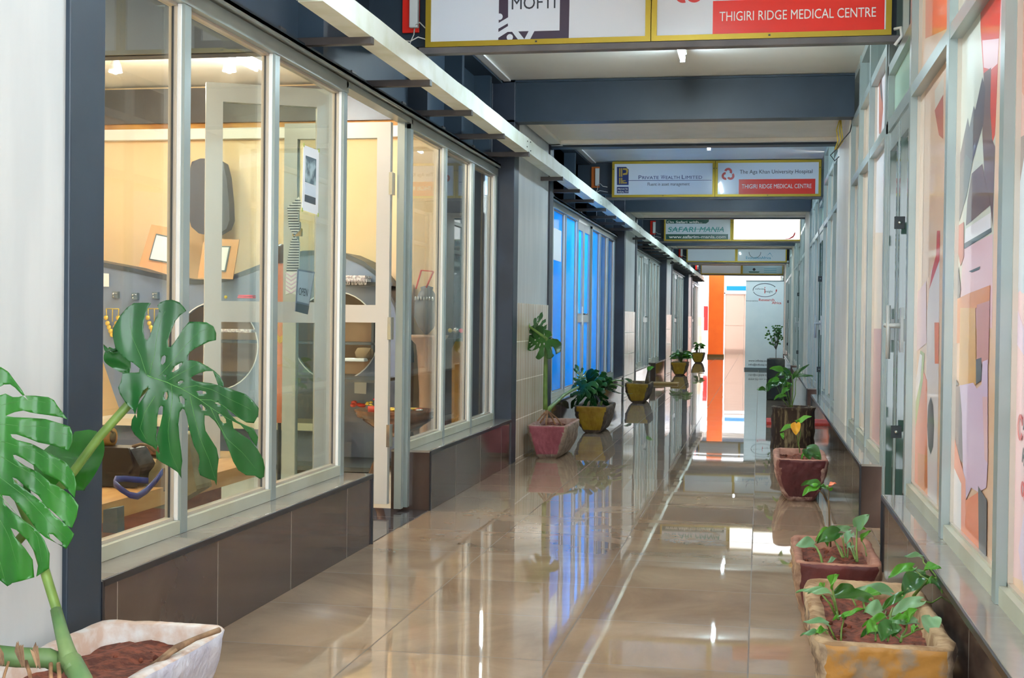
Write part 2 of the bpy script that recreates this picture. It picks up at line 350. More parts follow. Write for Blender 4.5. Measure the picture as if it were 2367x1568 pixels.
FONT=None
def text(body,x0,x1,z,y,mat,name='lettering',parent=None,bold=0,height=None,axis='Y',spacing=1.0,shear=0,rot=0):
    # letters standing on the plane y (or x), baseline z, stretched to run from x0 to x1
    cu=bpy.data.curves.new(name,'FONT'); cu.body=body; cu.size=1; cu.extrude=.004; cu.offset=bold; cu.space_character=spacing; cu.shear=shear; cu.resolution_u=3
    t=bpy.data.objects.new('t',cu); COL.objects.link(t); bpy.context.view_layer.update()
    dg=bpy.context.evaluated_depsgraph_get(); me=bpy.data.meshes.new_from_object(t.evaluated_get(dg)); bpy.data.objects.remove(t); bpy.data.curves.remove(cu)
    xs=[v.co.x for v in me.vertices]; ys=[v.co.y for v in me.vertices]; a,b=min(xs),max(xs); c=min(ys+[0]) if height is None else 0
    sx=(x1-x0)/(b-a); hh=max(ys); sz=(height/hh) if height else abs(sx)
    for v in me.vertices:
        X=x0+(v.co.x-a)*sx; Z=z+v.co.y*sz; D=-.0008-(.0012 if v.co.z>0 else 0)
        if rot:
            dx,dz=X-x0,Z-z; X=x0+dx*math.cos(rot)-dz*math.sin(rot); Z=z+dx*math.sin(rot)+dz*math.cos(rot)
        v.co=(X,y+D,Z) if axis=='Y' else (y+D,X,Z)
    me.materials.clear(); me.materials.append(M[mat]); me.name=name
    o=bpy.data.objects.new(name,me); COL.objects.link(o)
    if parent is not None: o.parent=parent; o.location=-Vector(parent.location) if parent.get('_world') else (0,0,0)
    return o
def circle(cx,cz,r,n=20,rz=None): return [(cx+r*math.cos(2*PI*i/n),cz+(rz or r)*math.sin(2*PI*i/n)) for i in range(n)]
def arc(cx,cz,r0,r1,a0,a1,n=14):
    A=[a0+(a1-a0)*i/n for i in range(n+1)]
    return [(cx+r1*math.cos(a),cz+r1*math.sin(a)) for a in A]+[(cx+r0*math.cos(a),cz+r0*math.sin(a)) for a in A[::-1]]
NB=5; YEND=40.6
# ---------------------------------------------------------------- floor, ceiling, roof
struct(MB().box(XP-.02,.9,-3,YEND+8,-.12,0),'floor','floor')
struct(MB().box(-6.6,XP-.02,-3,9.53,-.12,-.001),'floor_shop','shopfloor')
struct(MB().box(-6.6,XP-.02,9.53,YEND,-.12,-.001),'floor_side','floor')
mb=MB()
for k in range(-1,NB-1):
    y0=3.355+PER*k; y1=y0+6.085
    mb.box(-1.83,.68,y0-.1,y1+.1,CZ,CZ+.03)
    mb.box(-1.85,-1.80,y0,y1,CZ-.012,CZ,1)
struct(mb,'ceiling',['ceil','white'])
struct(MB().box(-6.6,-1.83,-3,38.05,CZ+.001,CZ+.03),'ceiling_shop','shopwhite')
struct(MB().box(-6.8,3.2,-3,38.05,CZ+.2,CZ+.35),'ceiling_slab','cream')  # unseen slab, cut short so sun reaches the pillar but misses the last sign
# white piers on the left, tiled below
mb=MB(); mbt=MB()
for k in range(-1,NB):
    a=9.62+PER*k; b=a+1.482
    mb.box(XP-.22,XP,a,b,0 if k==-1 else 1.175,CZ)
    if k>=0: mbt.box(XP-.22,XP+.012,a,b,.0,1.178)
struct(mb,'wall_left','pier'); 
tg=struct(mbt,'wall_left_tiling','piertile')
mb=MB(); mb.box(-2.1,-2.0,9.62,YEND,2.2,CZ); struct(mb,'wall_left_upper','steel')
# right piers
mb=MB()
for k in range(-1,NB):
    a=9.64+PER*k; b=a+1.45
    mb.box(.60,.85,a,b,KH,CZ)
    mb.box(.60,.85,a,b,0,KH)
struct(mb,'wall_right','cream')
struct(MB().box(3.0,3.1,-3,YEND,0,CZ),'wall_right_outer','shopwhite')
# steel columns, left
n=0
for k in range(-1,NB):
    for y in (9.44+PER*k,11.10+PER*k):
        if y<-1 or y>YEND: continue
        m=MB(); m.box(-1.95,-1.765,y,y+.185,0,CZ); m.box(-1.955,-1.93,y-.004,y+.189,0,CZ)
        struct(m,'trim_%d'%(n+1),'steeldark' if y>5 else 'steel',.004); n+=1
# cross beams of steel and the cream soffits between each pair
def ibeam(y,x0=-6.5,x1=.62,z0=2.485,z1=2.785,w=.15):
    m=MB(); m.box(x0,x1,y-w/2,y+w/2,z0,z0+.014); m.box(x0,x1,y-w/2,y+w/2,z1-.014,z1); m.box(x0,x1,y-w/2+.02,y-w/2+.03,z0+.014,z1-.014)
    return m
for k in range(-1,NB):
    for y in (9.515+PER*k,11.20+PER*k):
        n+=1; struct(ibeam(y,x0=-1.96,z0=2.485 if (y-PER*k)<10 else 2.517),'trim_%d'%n,'steel')
    a=9.6+PER*k; n+=1
    m=MB(); m.box(-1.76,.62,a,a+1.5,2.555,2.62); m.box(-1.76,.62,a+.02,a+.10,2.525,2.555); m.box(-1.76,.62,a+1.36,a+1.44,2.525,2.555); m.box(-1.76,-1.66,a,a+1.5,2.525,2.555)
    struct(m,'trim_%d'%n,'cream',.004)
# ---------------------------------------------------------------- long steel beam over the left shopfronts
for k in range(0,NB):
    y0=3.355+PER*k; y1=9.44+PER*k
    m=MB(); m.box(-2.02,-2.0,y0,y1,2.19,2.78); m.box(-2.0,-1.86,y0,y1,2.765,2.78)
    m.box(-2.0,-1.885,y0,y1,2.19,2.20)
    for s in (2.17,4.0,4.88,5.76): m.box(-2.0,-1.885,y0+s,y0+s+.06,2.2,2.765); 
    n+=1; struct(m,'trim_%d'%n,'steel')
    m=MB(); m.box(-1.97,-1.845,y0,y1-.1,2.152,2.166); m.box(-1.855,-1.845,y0,y1-.1,2.14,2.166); m.box(-1.97,-1.89,y0,y1,2.166,2.19,1)
    n+=1; struct(m,'trim_%d'%n,['alu','brown'])
# ---------------------------------------------------------------- kerb walls
def kerb(x0,x1,y0,y1,side):
    global n
    m=MB()
    m.box(x0,x1,y0,y1,0,KH-.012,0); m.box(x0-.002,x1+.002,y0-.002,y1+.002,KH-.012,KH,1)
    xf=x1 if side=='L' else x0; d=.006 if side=='L' else -.006
    a,b=sorted((xf-d*.2,xf+d*1.4)); m.box(a,b,y0,y1,KH-.022,KH-.002,2)
    for y in (y0,y1): m.box(a,b,y-.007,y+.007,0,KH-.004,2)
    n+=1; struct(m,'trim_%d'%n,['kerbside','kerbtop','kerbedge'],.0015)
for k in range(-1,NB):
    o=PER*k
    kerb(-1.99,-1.77,3.36+o,5.94+o,'L'); kerb(-1.99,-1.77,7.05+o,9.44+o,'L')
    kerb(.525,.78,7.06+o,13.75+o,'R')
for k in range(0,NB):
    m=MB(); m.box(-2.12,-1.775,5.94+PER*k,7.05+PER*k,-.02,.004); n+=1; struct(m,'trim_%d'%n,'threshold')
# ---------------------------------------------------------------- left shopfronts
BR=[3.385,4.145,4.975,5.85,7.03,7.84,8.62,9.40]
def frame_piece(m,y,z0,z1,x0=XW-.041,x1=XW+.015,w=.05):
    m.box(x0,x1,y-w/2,y+w/2,z0,z1,0)
def shop_window(k,i0,i1,num,fills,name=None):
    o=PER*k; root=empty('window_%d'%num,(XW,BR[i0]+o,KH),kind='structure')
    m=MB(); y0=BR[i0]+o; y1=BR[i1]+o
    m.box(XW-.04,XW+.012,y0-.024,y1+.024,KH+.001,KH+.045,3); m.box(XW-.045,XW+.02,y0-.025,y1+.025,2.09,2.145)
    for i in range(i0,i1+1): 
        if (i,i1) in ((3,3),(4,7)) and i in (3,4): frame_piece(m,BR[i]+o,0.02,2.12)
        else: frame_piece(m,BR[i]+o,KH+.001,2.12)
    for i in range(i0,i1):   # glazing beads, gaskets and a painted edge highlight
        a=BR[i]+o+.025; b=BR[i+1]+o-.025
        for (p,q) in ((a,a+.010),(b-.010,b)): m.box(XW-.038,XW-.008,p,q,KH+.045,2.09,1)
        m.box(XW-.014,XW+.004,b-.006,b,KH+.046,2.089,4)  # white strip stands in for the bright highlight on the bead edge
        m.box(XW-.026,XW-.020,b-.015,b-.009,KH+.045,2.09,2); m.box(XW-.026,XW-.020,a+.009,a+.013,KH+.045,2.09,2)
        m.box(XW-.038,XW-.008,a,b,KH+.045,KH+.055,1); m.box(XW-.038,XW-.008,a,b,2.08,2.09,1)
    m.build('window_frame',['alu','bead','gasket','alubase','white'],root)
    for i in range(i0,i1):
        a=BR[i]+o+.03; b=BR[i+1]+o-.03; f=fills[i-i0]
        MB().box(XW-.026,XW-.021,a,b,KH+.045,2.09).build('pane',f if isinstance(f,str) else f[0],root)
        if not isinstance(f,str):
            MB().box(XW-.036,XW-.030,a,b,*f[2]).build('film',f[1],root)
    return root
wn=1
for k in range(-1,NB):
    if k<=0: A=['glass']*3; B=['glass']*3
    elif k==1:
        A=['blueC','blueA','blueA']; B=['blueA','blueC','blueC']
    else: A=['blind']*3; B=['blind']*3
    r=shop_window(k,0,3,wn,A); wn+=1; r=shop_window(k,4,7,wn,B); wn+=1
    # head over the doorway
    o=PER*k; m=MB(); m.box(XW-.045,XW+.02,5.85+o,7.03+o,2.115,2.145); m.box(XW-.04,XW+.0,6.93+o,6.975+o,.02,2.12); n+=1; struct(m,'trim_%d'%n,'alu')
# white squares of paper high on the blue film
for i,(a,b) in enumerate(((11.45,12.0),(12.2,12.8))):
    m=MB().box(XW-.02,XW-.018,a,b,1.62,1.92); tag(m.build('paper_sheet','paper'),['white paper sheet taped high on the nearest blue window','white paper sheet taped high on the second blue window'][i],'paper sheet')
# door leaves: local frame, hinge at the origin, leaf runs along +x, stands up z
def door_leaf(num,hinge,ang,w,top,glassm,kind='L',mat='aluw',handle=None):
    root=empty('door_%d'%num,hinge,kind='structure'); root['_world']=0; root.rotation_euler=(0,0,ang)
    z0=.05-hinge[2]; T=.022; m=MB()
    m.box(0,.075,-T,T,z0,top); m.box(w-.075,w,-T,T,z0,top); m.box(.075,w-.075,-T,T,top-.085,top); m.box(.075,w-.075,-T,T,z0,z0+.085); m.box(.075,w-.075,-T,T,1.03,1.125)
    def bd(mm,name,mats):
        ob=mm.build(name,mats); ob.parent=root; ob.location=(0,0,0); return ob
    bd(m,'door_frame',mat)
    g=MB(); g.box(.075,w-.075,-.003,.003,z0+.085,1.03); bd(g,'lower_pane',glassm)
    g=MB(); g.box(.075,w-.075,-.003,.003,1.125,top-.085); bd(g,'upper_pane',glassm)
    h=MB()
    for z in (1.78,1.0,.42): h.box(-.012,.006,-T-.012,T+.004,z-.06,z+.06)
    bd(h,'hinge','chrome')
    if handle:
        h=MB(); h.box(w-.05,w-.02,-T-.006,-T,1.0,1.2); h.tube([(w-.035,-T,1.12),(w-.035,-T-.05,1.12),(w-.13,-T-.05,1.12)],.010); bd(h,'handle','chrome')
    else:
        h=MB(); h.box(w-.055,w-.012,-T-.02,-T,.70,.775); h.ball((w-.03,-T-.022,.755),.008,0,6); h.ball((w-.03,-T-.022,.72),.008,0,6); bd(h,'lock_hook','chrome')
    return root
dn=1
la=math.atan2(5.62-5.90,-2.50+1.965)
door_leaf(dn,(-1.965,5.90,0),la,.575,2.11,'doorglass',handle=False); dn+=1
door_leaf(dn,(-1.965,6.905,0),PI,.60,2.11,'doorglass',mat='aluw'); dn+=1
for k in range(1,NB):
    o=PER*k; g='blueA' if k==1 else 'blind'
    door_leaf(dn,(-1.925,5.88+o,0),PI/2,.54,2.10,g,handle=True); dn+=1
    door_leaf(dn,(-1.925,7.0+o,0),-PI/2,.57,2.10,g,handle=False); dn+=1
# ---------------------------------------------------------------- right shopfronts
def right_front(k,num,mull,y0,y1,fill):
    root=empty('window_%d'%num,(XR,y0,KH),kind='structure'); m=MB()
    m.box(XR,XR+.05,y0,y1,KH,KH+.05,2); m.box(XR-.005,XR+.05,y0,y1,2.02,2.07); m.box(XR-.003,XR+.05,y0,y1,2.44,2.49); m.box(XR,XR+.05,y0,y1,2.74,2.79)
    for y in mull: m.box(XR-.008,XR+.053,y-.03,y+.03,KH+.001,2.788)
    ys=sorted(mull)
    for a,b in zip(ys[:-1],ys[1:]):
        for z0,z1 in ((KH+.05,2.02),(2.07,2.44)):
            m.box(XR+.02,XR+.045,a+.03,a+.04,z0,z1,1); m.box(XR+.02,XR+.045,b-.04,b-.03,z0,z1,1); m.box(XR+.02,XR+.045,a+.03,b-.03,z0,z0+.01,1)
    m.build('window_frame',['alu','bead','alubase'],root)
    for a,b in zip(ys[:-1],ys[1:]):
        for z0,z1,f in ((KH+.05,2.02,fill[0]),(2.07,2.44,fill[1]),(2.49,2.74,fill[2])):
            MB().box(XR+.034,XR+.040,a+.03,b-.03,z0,z1).build('pane',f,root)
    return root
W1=right_front(0,wn,[1.5,2.54,3.64,4.70,5.86],1.47,5.89,['vinyl_peach','vinyl_peach','vinyl_peach']); wn+=1
W2=right_front(0,wn,[7.0,8.03,8.87,9.61],6.97,9.64,['vinyl_skin','vinyl_skin','greenglass']); wn+=1
for k in range(1,NB):
    o=PER*k
    right_front(k,wn,[3.19+o,4.0+o,4.9+o,5.8+o],3.16+o,5.83+o,['paleglass','paleglass','paleglass']); wn+=1
    right_front(k,wn,[7.0+o,7.9+o,8.8+o,9.61+o],6.97+o,9.64+o,['paleglass','paleglass','paleglass']); wn+=1
def right_door(num,o,pm):
    root=empty('door_%d'%num,(XR,5.89+o,0),kind='structure')
    m=MB(); m.box(XR,XR+.05,5.89+o,6.97+o,2.02,2.08); m.box(XR,XR+.05,5.89+o,6.97+o,2.31,2.36); m.box(XR,XR+.05,5.89+o,6.97+o,2.74,2.79)
    m.box(XR-.0,XR+.05,5.89+o,5.93+o,0,2.8); m.box(XR,XR+.05,6.93+o,6.97+o,0,2.8); m.build('door_casing','alu',root)
    MB().box(XR+.03,XR+.036,5.93+o,6.93+o,2.08,2.31).build('transom_pane','frost',root)
    MB().box(XR+.03,XR+.036,5.93+o,6.93+o,2.36,2.74).build('upper_transom_pane','greenglass',root)
    for a,b in ((5.94,6.42),(6.44,6.92)):
        m=MB(); a+=o;b+=o
        m.box(XR+.008,XR+.045,a,a+.055,.02,2.01); m.box(XR+.008,XR+.045,b-.055,b,.02,2.01); m.box(XR+.006,XR+.03,a+.055,a+.075,.12,1.92,1); m.box(XR+.006,XR+.03,b-.075,b-.055,.12,1.92,1); m.box(XR+.008,XR+.045,a+.07,b-.07,.02,.12); m.box(XR+.008,XR+.045,a+.07,b-.07,1.92,2.01)
        m.box(XR+.008,XR+.045,a+.07,b-.07,.98,1.08)
        lf=m.build('door_leaf',['alu','greenglass'],root)
        MB().box(XR+.022,XR+.028,a+.07,b-.07,.12,.98).build('lower_pane',pm,root); MB().box(XR+.022,XR+.028,a+.07,b-.07,1.08,1.92).build('upper_pane',pm,root)
    h=MB(); h.box(XR-.004,XR+.01,6.12+o,6.17+o,.93,1.13); h.tube([(XR+.0,6.145+o,1.05),(XR-.055,6.145+o,1.05)],.012); h.tube([(XR-.055,6.145+o,1.14),(XR-.055,6.145+o,.90)],.010); h.tube([(XR-.055,6.145+o,1.05),(XR-.055,6.28+o,1.05)],.011); h.build('handle','aluw',root)
    for z in (.572,1.512):
        h=MB(); h.box(XR-.034,XR+.012,6.16+o,6.172+o,z-.028,z+.028,0); h.ball((XR-.011,6.158+o,z),.009,1,6); q=h.build('latch_plate',['gasket','chrome'],root,bevel=.002)
    return root
right_door(dn,0,'greenglass'); dn+=1
for k in range(1,NB): right_door(dn,PER*k,'paleglass'); dn+=1
# printed vinyl on the near right panes: flat shapes lying on the pane, 1 mm thick each layer
def vinyl(root,shapes,name='printed_vinyl'):
    for i,(mat,pts) in enumerate(shapes):
        x=XR+.0339-.0001*(i+1)
        MB().poly(pts,'X',x,.00005).build(name,mat,root)
PX=.652
A_={'P4': [('vinyl_pink', [(3.953, 2.004), (3.531, 1.901), (3.209, 0.448), (3.792, 0.387)]), ('vinyl_rose', [(3.812, 1.946), (3.442, 1.858), (3.41, 1.494), (3.646, 1.364), (3.744, 1.243), (3.809, 1.472)]), ('vinyl_rust', [(3.739, 1.929), (3.442, 1.858), (3.432, 1.738), (3.568, 1.643), (3.677, 1.702), (3.739, 1.775)]), ('vinyl_brown', [(3.787, 1.549), (3.559, 1.543), (3.552, 1.464), (3.649, 1.399), (3.742, 1.284), (3.784, 1.417)]), ('vinyl_paleblue', [(3.41, 1.494), (3.547, 1.493), (3.623, 1.402), (3.717, 1.257), (3.696, 1.179), (3.624, 1.137), (3.383, 1.193)]), ('vinyl_lilac', [(3.811, 1.123), (3.683, 1.143), (3.506, 1.045), (3.258, 1.018), (3.249, 0.912), (3.613, 1.012), (3.665, 1.11), (3.679, 0.946), (3.786, 0.863)]), ('vinyl_lilac', [(3.466, 0.603), (3.233, 0.731), (3.209, 0.448), (3.447, 0.4), (3.536, 0.488)]), ('vinyl_paleblue', [(3.627, 1.163), (3.468, 1.2), (3.462, 1.138), (3.542, 1.14)])], 'P2': [('vinyl_grey', [(4.932, 2.418), (3.827, 2.108), (3.98, 1.986), (3.988, 1.123), (4.883, 1.135)]), ('vinyl_cream', [(4.938, 2.077), (4.758, 2.053), (4.728, 1.797), (4.748, 1.589), (4.881, 1.604)]), ('vinyl_pink', [(4.562, 1.307), (3.999, 1.321), (3.98, 1.049), (4.64, 1.046)]), ('vinyl_red', [(4.311, 2.244), (3.827, 2.108), (3.933, 1.975), (3.962, 1.802), (3.989, 1.603), (4.051, 1.578), (4.166, 1.708), (4.212, 1.82), (4.282, 1.969)]), ('vinyl_pink', [(4.242, 1.926), (3.953, 1.871), (3.968, 1.803), (4.075, 1.806), (4.207, 1.837)]), ('vinyl_brown', [(4.205, 1.819), (4.075, 1.812), (4.079, 1.694), (4.036, 1.598), (3.985, 1.569), (4.0, 1.338), (4.05, 1.409), (4.102, 1.431), (4.162, 1.511), (4.211, 1.633)]), ('vinyl_plum', [(4.23, 1.812), (4.172, 1.767), (4.196, 1.666), (4.39, 1.573), (4.499, 1.479), (4.659, 1.404), (4.769, 1.565), (4.507, 1.731), (4.47, 1.694), (4.39, 1.75), (4.357, 1.732)]), ('vinyl_slate', [(4.744, 1.555), (4.534, 1.615), (4.39, 1.573), (4.499, 1.479), (4.659, 1.404)]), ('vinyl_white', [(4.852, 1.594), (4.747, 1.575), (4.672, 1.392), (4.769, 1.372), (4.889, 1.38), (4.891, 1.523)]), ('vinyl_brown', [(4.405, 1.538), (4.201, 1.545), (4.124, 1.473), (4.034, 1.408), (4.508, 1.38), (4.484, 1.459)]), ('vinyl_white', [(4.507, 1.37), (4.031, 1.385), (4.027, 1.34), (4.535, 1.322)]), ('vinyl_char', [(4.535, 1.324), (4.02, 1.34), (4.019, 1.327), (4.533, 1.306)]), ('vinyl_char', [(4.43, 1.229), (4.204, 1.236), (4.221, 1.227), (4.362, 1.223)]), ('vinyl_rust', [(4.681, 1.392), (4.551, 1.396), (4.538, 1.281), (4.611, 1.252), (4.671, 1.307)]), ('vinyl_char', [(4.879, 1.297), (4.681, 1.32), (4.663, 1.241), (4.597, 1.131), (4.694, 1.133), (4.798, 1.22), (4.822, 1.113), (4.883, 1.135)]), ('vinyl_slate', [(4.656, 1.254), (4.594, 1.175), (4.633, 1.132), (4.675, 1.19)]), ('vinyl_orange_b', [(4.7, 1.143), (4.428, 1.158), (4.019, 1.174), (4.027, 1.114), (4.278, 1.11), (4.266, 1.002), (4.831, 0.993), (4.844, 1.102)]), ('vinyl_amber', [(4.592, 1.114), (4.278, 1.11), (4.241, 0.876), (4.395, 0.862), (4.595, 0.859)]), ('vinyl_rose', [(4.251, 1.12), (4.021, 1.129), (4.024, 0.946), (4.126, 0.949), (4.226, 0.889)]), ('vinyl_char', [(4.878, 1.168), (4.739, 1.144), (4.702, 1.087), (4.751, 1.08), (4.706, 1.002), (4.768, 0.894), (4.595, 0.859), (4.812, 0.835), (4.885, 0.794), (4.911, 1.139)]), ('vinyl_brown', [(4.763, 0.851), (4.571, 0.854), (4.417, 0.603), (4.59, 0.619), (4.768, 0.68)]), ('vinyl_slate', [(4.249, 0.952), (4.146, 0.961), (4.139, 0.893), (4.241, 0.876)]), ('vinyl_lilac', [(4.571, 0.857), (4.293, 0.879), (4.224, 0.864), (4.137, 0.881), (4.126, 0.949), (4.035, 0.958), (4.005, 0.66), (4.022, 0.586), (4.159, 0.556), (4.298, 0.552), (4.405, 0.499), (4.473, 0.597), (4.515, 0.768)]), ('vinyl_pink', [(4.115, 0.845), (4.028, 0.85), (4.008, 0.659), (4.059, 0.666)]), ('vinyl_rose', [(4.885, 0.794), (4.748, 0.809), (4.743, 0.682), (4.885, 0.663)]), ('vinyl_orange', [(4.885, 0.663), (4.684, 0.683), (4.544, 0.617), (4.413, 0.564), (4.397, 0.5), (4.159, 0.556), (4.114, 0.34), (4.489, 0.343), (4.866, 0.342)]), ('vinyl_white', [(4.866, 0.511), (4.671, 0.576), (4.499, 0.54), (4.485, 0.347), (4.628, 0.344), (4.859, 0.453)]), ('vinyl_rust', [(4.884, 0.486), (4.81, 0.481), (4.605, 0.344), (4.866, 0.342)]), ('vinyl_char', [(4.854, 0.585), (4.785, 0.614), (4.713, 0.599), (4.715, 0.528), (4.77, 0.493), (4.845, 0.513)]), ('vinyl_white', [(4.88, 0.626), (4.821, 0.65), (4.757, 0.638), (4.754, 0.609), (4.813, 0.589), (4.877, 0.597)]), ('vinyl_slate', [(4.161, 0.575), (4.004, 0.552), (3.997, 0.349), (4.121, 0.342)])], 'P1': [('vinyl_orange', [(5.735, 2.564), (5.088, 2.391), (5.056, 2.137), (5.704, 2.238)]), ('vinyl_cream', [(5.371, 1.966), (5.114, 1.979), (5.105, 1.906), (5.349, 1.888)]), ('vinyl_rust', [(5.361, 1.888), (5.121, 1.909), (5.1, 1.742), (5.222, 1.773)]), ('vinyl_skin', [(5.877, 2.028), (5.687, 2.02), (5.671, 1.146), (5.966, 1.151)]), ('vinyl_white', [(5.382, 1.267), (5.144, 1.312), (5.116, 0.912), (5.101, 0.345), (5.387, 0.348), (5.442, 0.656), (5.489, 0.859), (5.49, 1.106)]), ('vinyl_red', [(5.232, 1.413), (5.142, 1.407), (5.145, 1.296), (5.435, 1.195), (5.355, 1.268), (5.243, 1.322)]), ('vinyl_orange', [(5.968, 0.615), (5.594, 0.872), (5.453, 0.836), (5.375, 0.349), (5.967, 0.336)]), ('vinyl_orange_b', [(5.723, 0.522), (5.413, 0.54), (5.387, 0.348), (5.697, 0.336)]), ('vinyl_yellowgreen', [(5.985, 0.668), (5.69, 0.95), (5.549, 0.94), (5.588, 0.83), (5.862, 0.584), (5.986, 0.578)]), ('vinyl_white', [(5.958, 0.706), (5.703, 0.936), (5.63, 0.93), (5.66, 0.835), (5.906, 0.674)]), ('vinyl_slate', [(5.422, 0.658), (5.4, 0.74), (5.329, 0.777), (5.251, 0.75), (5.216, 0.674), (5.23, 0.594), (5.299, 0.557), (5.378, 0.58)]), ('vinyl_orange', [(5.255, 1.065), (5.124, 1.065), (5.116, 0.912), (5.222, 0.909)]), ('vinyl_pink', [(5.856, 1.188), (5.533, 1.231), (5.487, 0.983), (5.821, 0.942)])], 'Q2': [('vinyl_white', [(8.357, 2.485), (7.531, 2.441), (7.515, 2.114), (7.456, 1.552), (8.135, 1.597), (8.237, 2.126)]), ('vinyl_rust', [(7.917, 2.441), (7.739, 2.441), (7.612, 2.25), (7.725, 2.121), (7.863, 2.148)]), ('vinyl_plum', [(7.867, 2.417), (7.75, 2.439), (7.653, 2.287), (7.764, 2.337)]), ('vinyl_paleblue', [(10.536, 2.05), (8.988, 1.961), (8.676, 0.474), (10.077, 0.569)]), ('vinyl_rose', [(8.12, 1.027), (7.414, 1.03), (7.391, 0.329), (8.088, 0.387)])]}
for key in ('P4','P2','P1'): vinyl(W1,A_[key])
vinyl(W2,A_['Q2'])
# hospital lettering on the nearest printed pane (turned on its side as in the place)
def side_text(body,y0,z0,h,mat,rot,name):
    cu=bpy.data.curves.new(name,'FONT'); cu.body=body; cu.size=h; cu.extrude=.0003; cu.offset=.002
    t=bpy.data.objects.new('t',cu); COL.objects.link(t); bpy.context.view_layer.update()
    dg=bpy.context.evaluated_depsgraph_get(); me=bpy.data.meshes.new_from_object(t.evaluated_get(dg)); bpy.data.objects.remove(t); bpy.data.curves.remove(cu)
    c,s=math.cos(rot),math.sin(rot)
    for v in me.vertices: a,b,d=v.co; v.co=(.6510+d,y0-(a*c-b*s),z0+(a*s+b*c))
    me.materials.clear(); me.materials.append(M[mat]); o=bpy.data.objects.new(name,me); COL.objects.link(o); o.parent=W1; o.location=-Vector(W1.location)
side_text('AGA KHAN UNIVERSITY',3.49,.80,.05,'vinyl_ink',math.radians(-20),'lettering')
side_text('HOSPITAL, NAIROBI',3.50,.72,.05,'vinyl_ink',math.radians(-20),'lettering')
side_text('OUTREACH CENTRE',3.51,.64,.05,'vinyl_logored',math.radians(-20),'lettering')
MB().poly(arc(3.53,.80,.022,.034,-2.6,2.9),'X',.6508,.0004).build('printed_logo','vinyl_logored',W1)
# ---------------------------------------------------------------- white trunking on dark brackets, left side overhead
joints=[-2.0,1.1,4.66,9.1,13.4,17.8,22.2,26.6,31.0,35.4,39.6]
for i in range(len(joints)-1):
    a,b=joints[i]+.012,joints[i+1]; dz=random.uniform(-.006,.006); dx=random.uniform(-.004,.004)
    m=MB(); N_=12
    vs=[];fs=[]
    for j in range(N_+1):
        y=a+(b-a)*j/N_; w1=random.uniform(-.003,.003); w2=random.uniform(-.004,.004)
        vs+=[(-1.695+dx,y,2.226+dz),(-1.60+dx+w1,y,2.226+dz),(-1.60+dx+w1,y,2.322+dz+w2),(-1.695+dx,y,2.322+dz)]
    for j in range(N_):
        for q in range(4): fs.append([j*4+q,j*4+(q+1)%4,(j+1)*4+(q+1)%4,(j+1)*4+q])
    fs+=[[0,1,2,3],[N_*4+3,N_*4+2,N_*4+1,N_*4]]
    m.add(vs,fs); 
    for (y,z) in ((b-.06,2.29),(b-.075,2.25),(a+.05,2.30),(a+.06,2.24)): m.box(-1.602,-1.5975,y-.004,y+.004,z-.004,z+.004,1)
    o=m.build('cable_trunking',['trunk','gasket'])
    tag(o,'%s length from the camera end of white painted trunking above the left shopfronts'%ORD[i],'trunking','white trunking above the left shopfronts')
by=[2.3,3.3,4.3,5.31,6.30,7.24,8.19,9.10,10.71,11.74,12.74,13.77,14.78,15.74,16.72]+[18.64+1.0*i for i in range(7)]+[26.57+1.0*i for i in range(7)]+[34.5+1.0*i for i in range(5)]
bm=MB(); bm.box(-.40,0,-.02,.02,-.032,0); bm.box(-.40,-.39,-.035,.035,-.07,.05); bp=bm.build('wall_bracket','brown',bevel=.002)
for i,y in enumerate(by):
    o=bp if i==0 else bp.copy()
    if i: COL.objects.link(o)
    o.location=(-1.597,y,2.224)
    tag(o,'%s dark steel bracket from the camera end holding up the white trunking'%ORD[i],'bracket','dark brackets under the white trunking')
# ---------------------------------------------------------------- ceiling tube lights
ti=0
for k in range(-1,NB):
    for y in (4.3,7.85):
        yy=y+PER*k
        if yy<-1.5 or yy>34: continue
        r=empty('tube_light',(-.505,yy,CZ),'%s fluorescent tube light from the camera end, on the cream ceiling'%ORD[ti],'ceiling light','tube lights along the corridor ceiling'); ti+=1
        MB().box(-.53,-.48,yy-.62,yy+.62,2.745,CZ).build('batten','white',r,bevel=.004)
        m=MB(); m.tube([(-.505,yy-.58,2.715),(-.505,yy+.58,2.715)],.016,0,12); m.build('tube','tube',r)
        for s in (-1,1): MB().box(-.52,-.49,yy+s*.60-.012,yy+s*.60+.012,2.695,2.75).build('end_cap','white',r)
d=MB().lathe([(.07,0),(.085,.01),(.085,.03),(.04,.045)],(0,0,-.045),0,20); o=d.build('smoke_detector','white'); o.location=(-1.02,7.55,CZ); tag(o,'small round white detector on the ceiling left of the tube light','detector')
# ---------------------------------------------------------------- signs hung across the corridor
def sign(k,x0,x1,names,label):
    y=6.44+PER*k; r=empty('sign_board',((x0+x1)/2,y+.05,2.43),label,'sign','light box signs hung across the corridor'); z0,z1=(2.412,2.785) if k==0 else (2.394,2.782)
    mid=(x0+x1)/2; m=MB()
    for a,b in ((x0,mid-.002),(mid+.002,x1)):
        m.box(a,b,y,y+.10,z0,z0+.026); m.box(a,b,y,y+.10,z1-.026,z1); m.box(a,a+.026,y,y+.10,z0+.026,z1-.026); m.box(b-.026,b,y,y+.10,z0+.026,z1-.026)
        for xx in (a+.013,b-.013): m.box(xx-.005,xx+.005,y-.002,y,z0+.30,z0+.31,1)
        m.box((a+b)/2-.005,(a+b)/2+.005,y-.002,y,z0+.01,z0+.018,1)
    m.build('sign_frame',['gold','gasket'],r)
    out=[]
    for (a,b,mt) in ((x0,mid,names[0]),(mid,x1,names[1])):
        out.append(MB().box(a+.02,b-.02,y+.012,y+.09,z0+.02,z1-.02).build('sign_face',mt,r))
    return r,out,y+.012
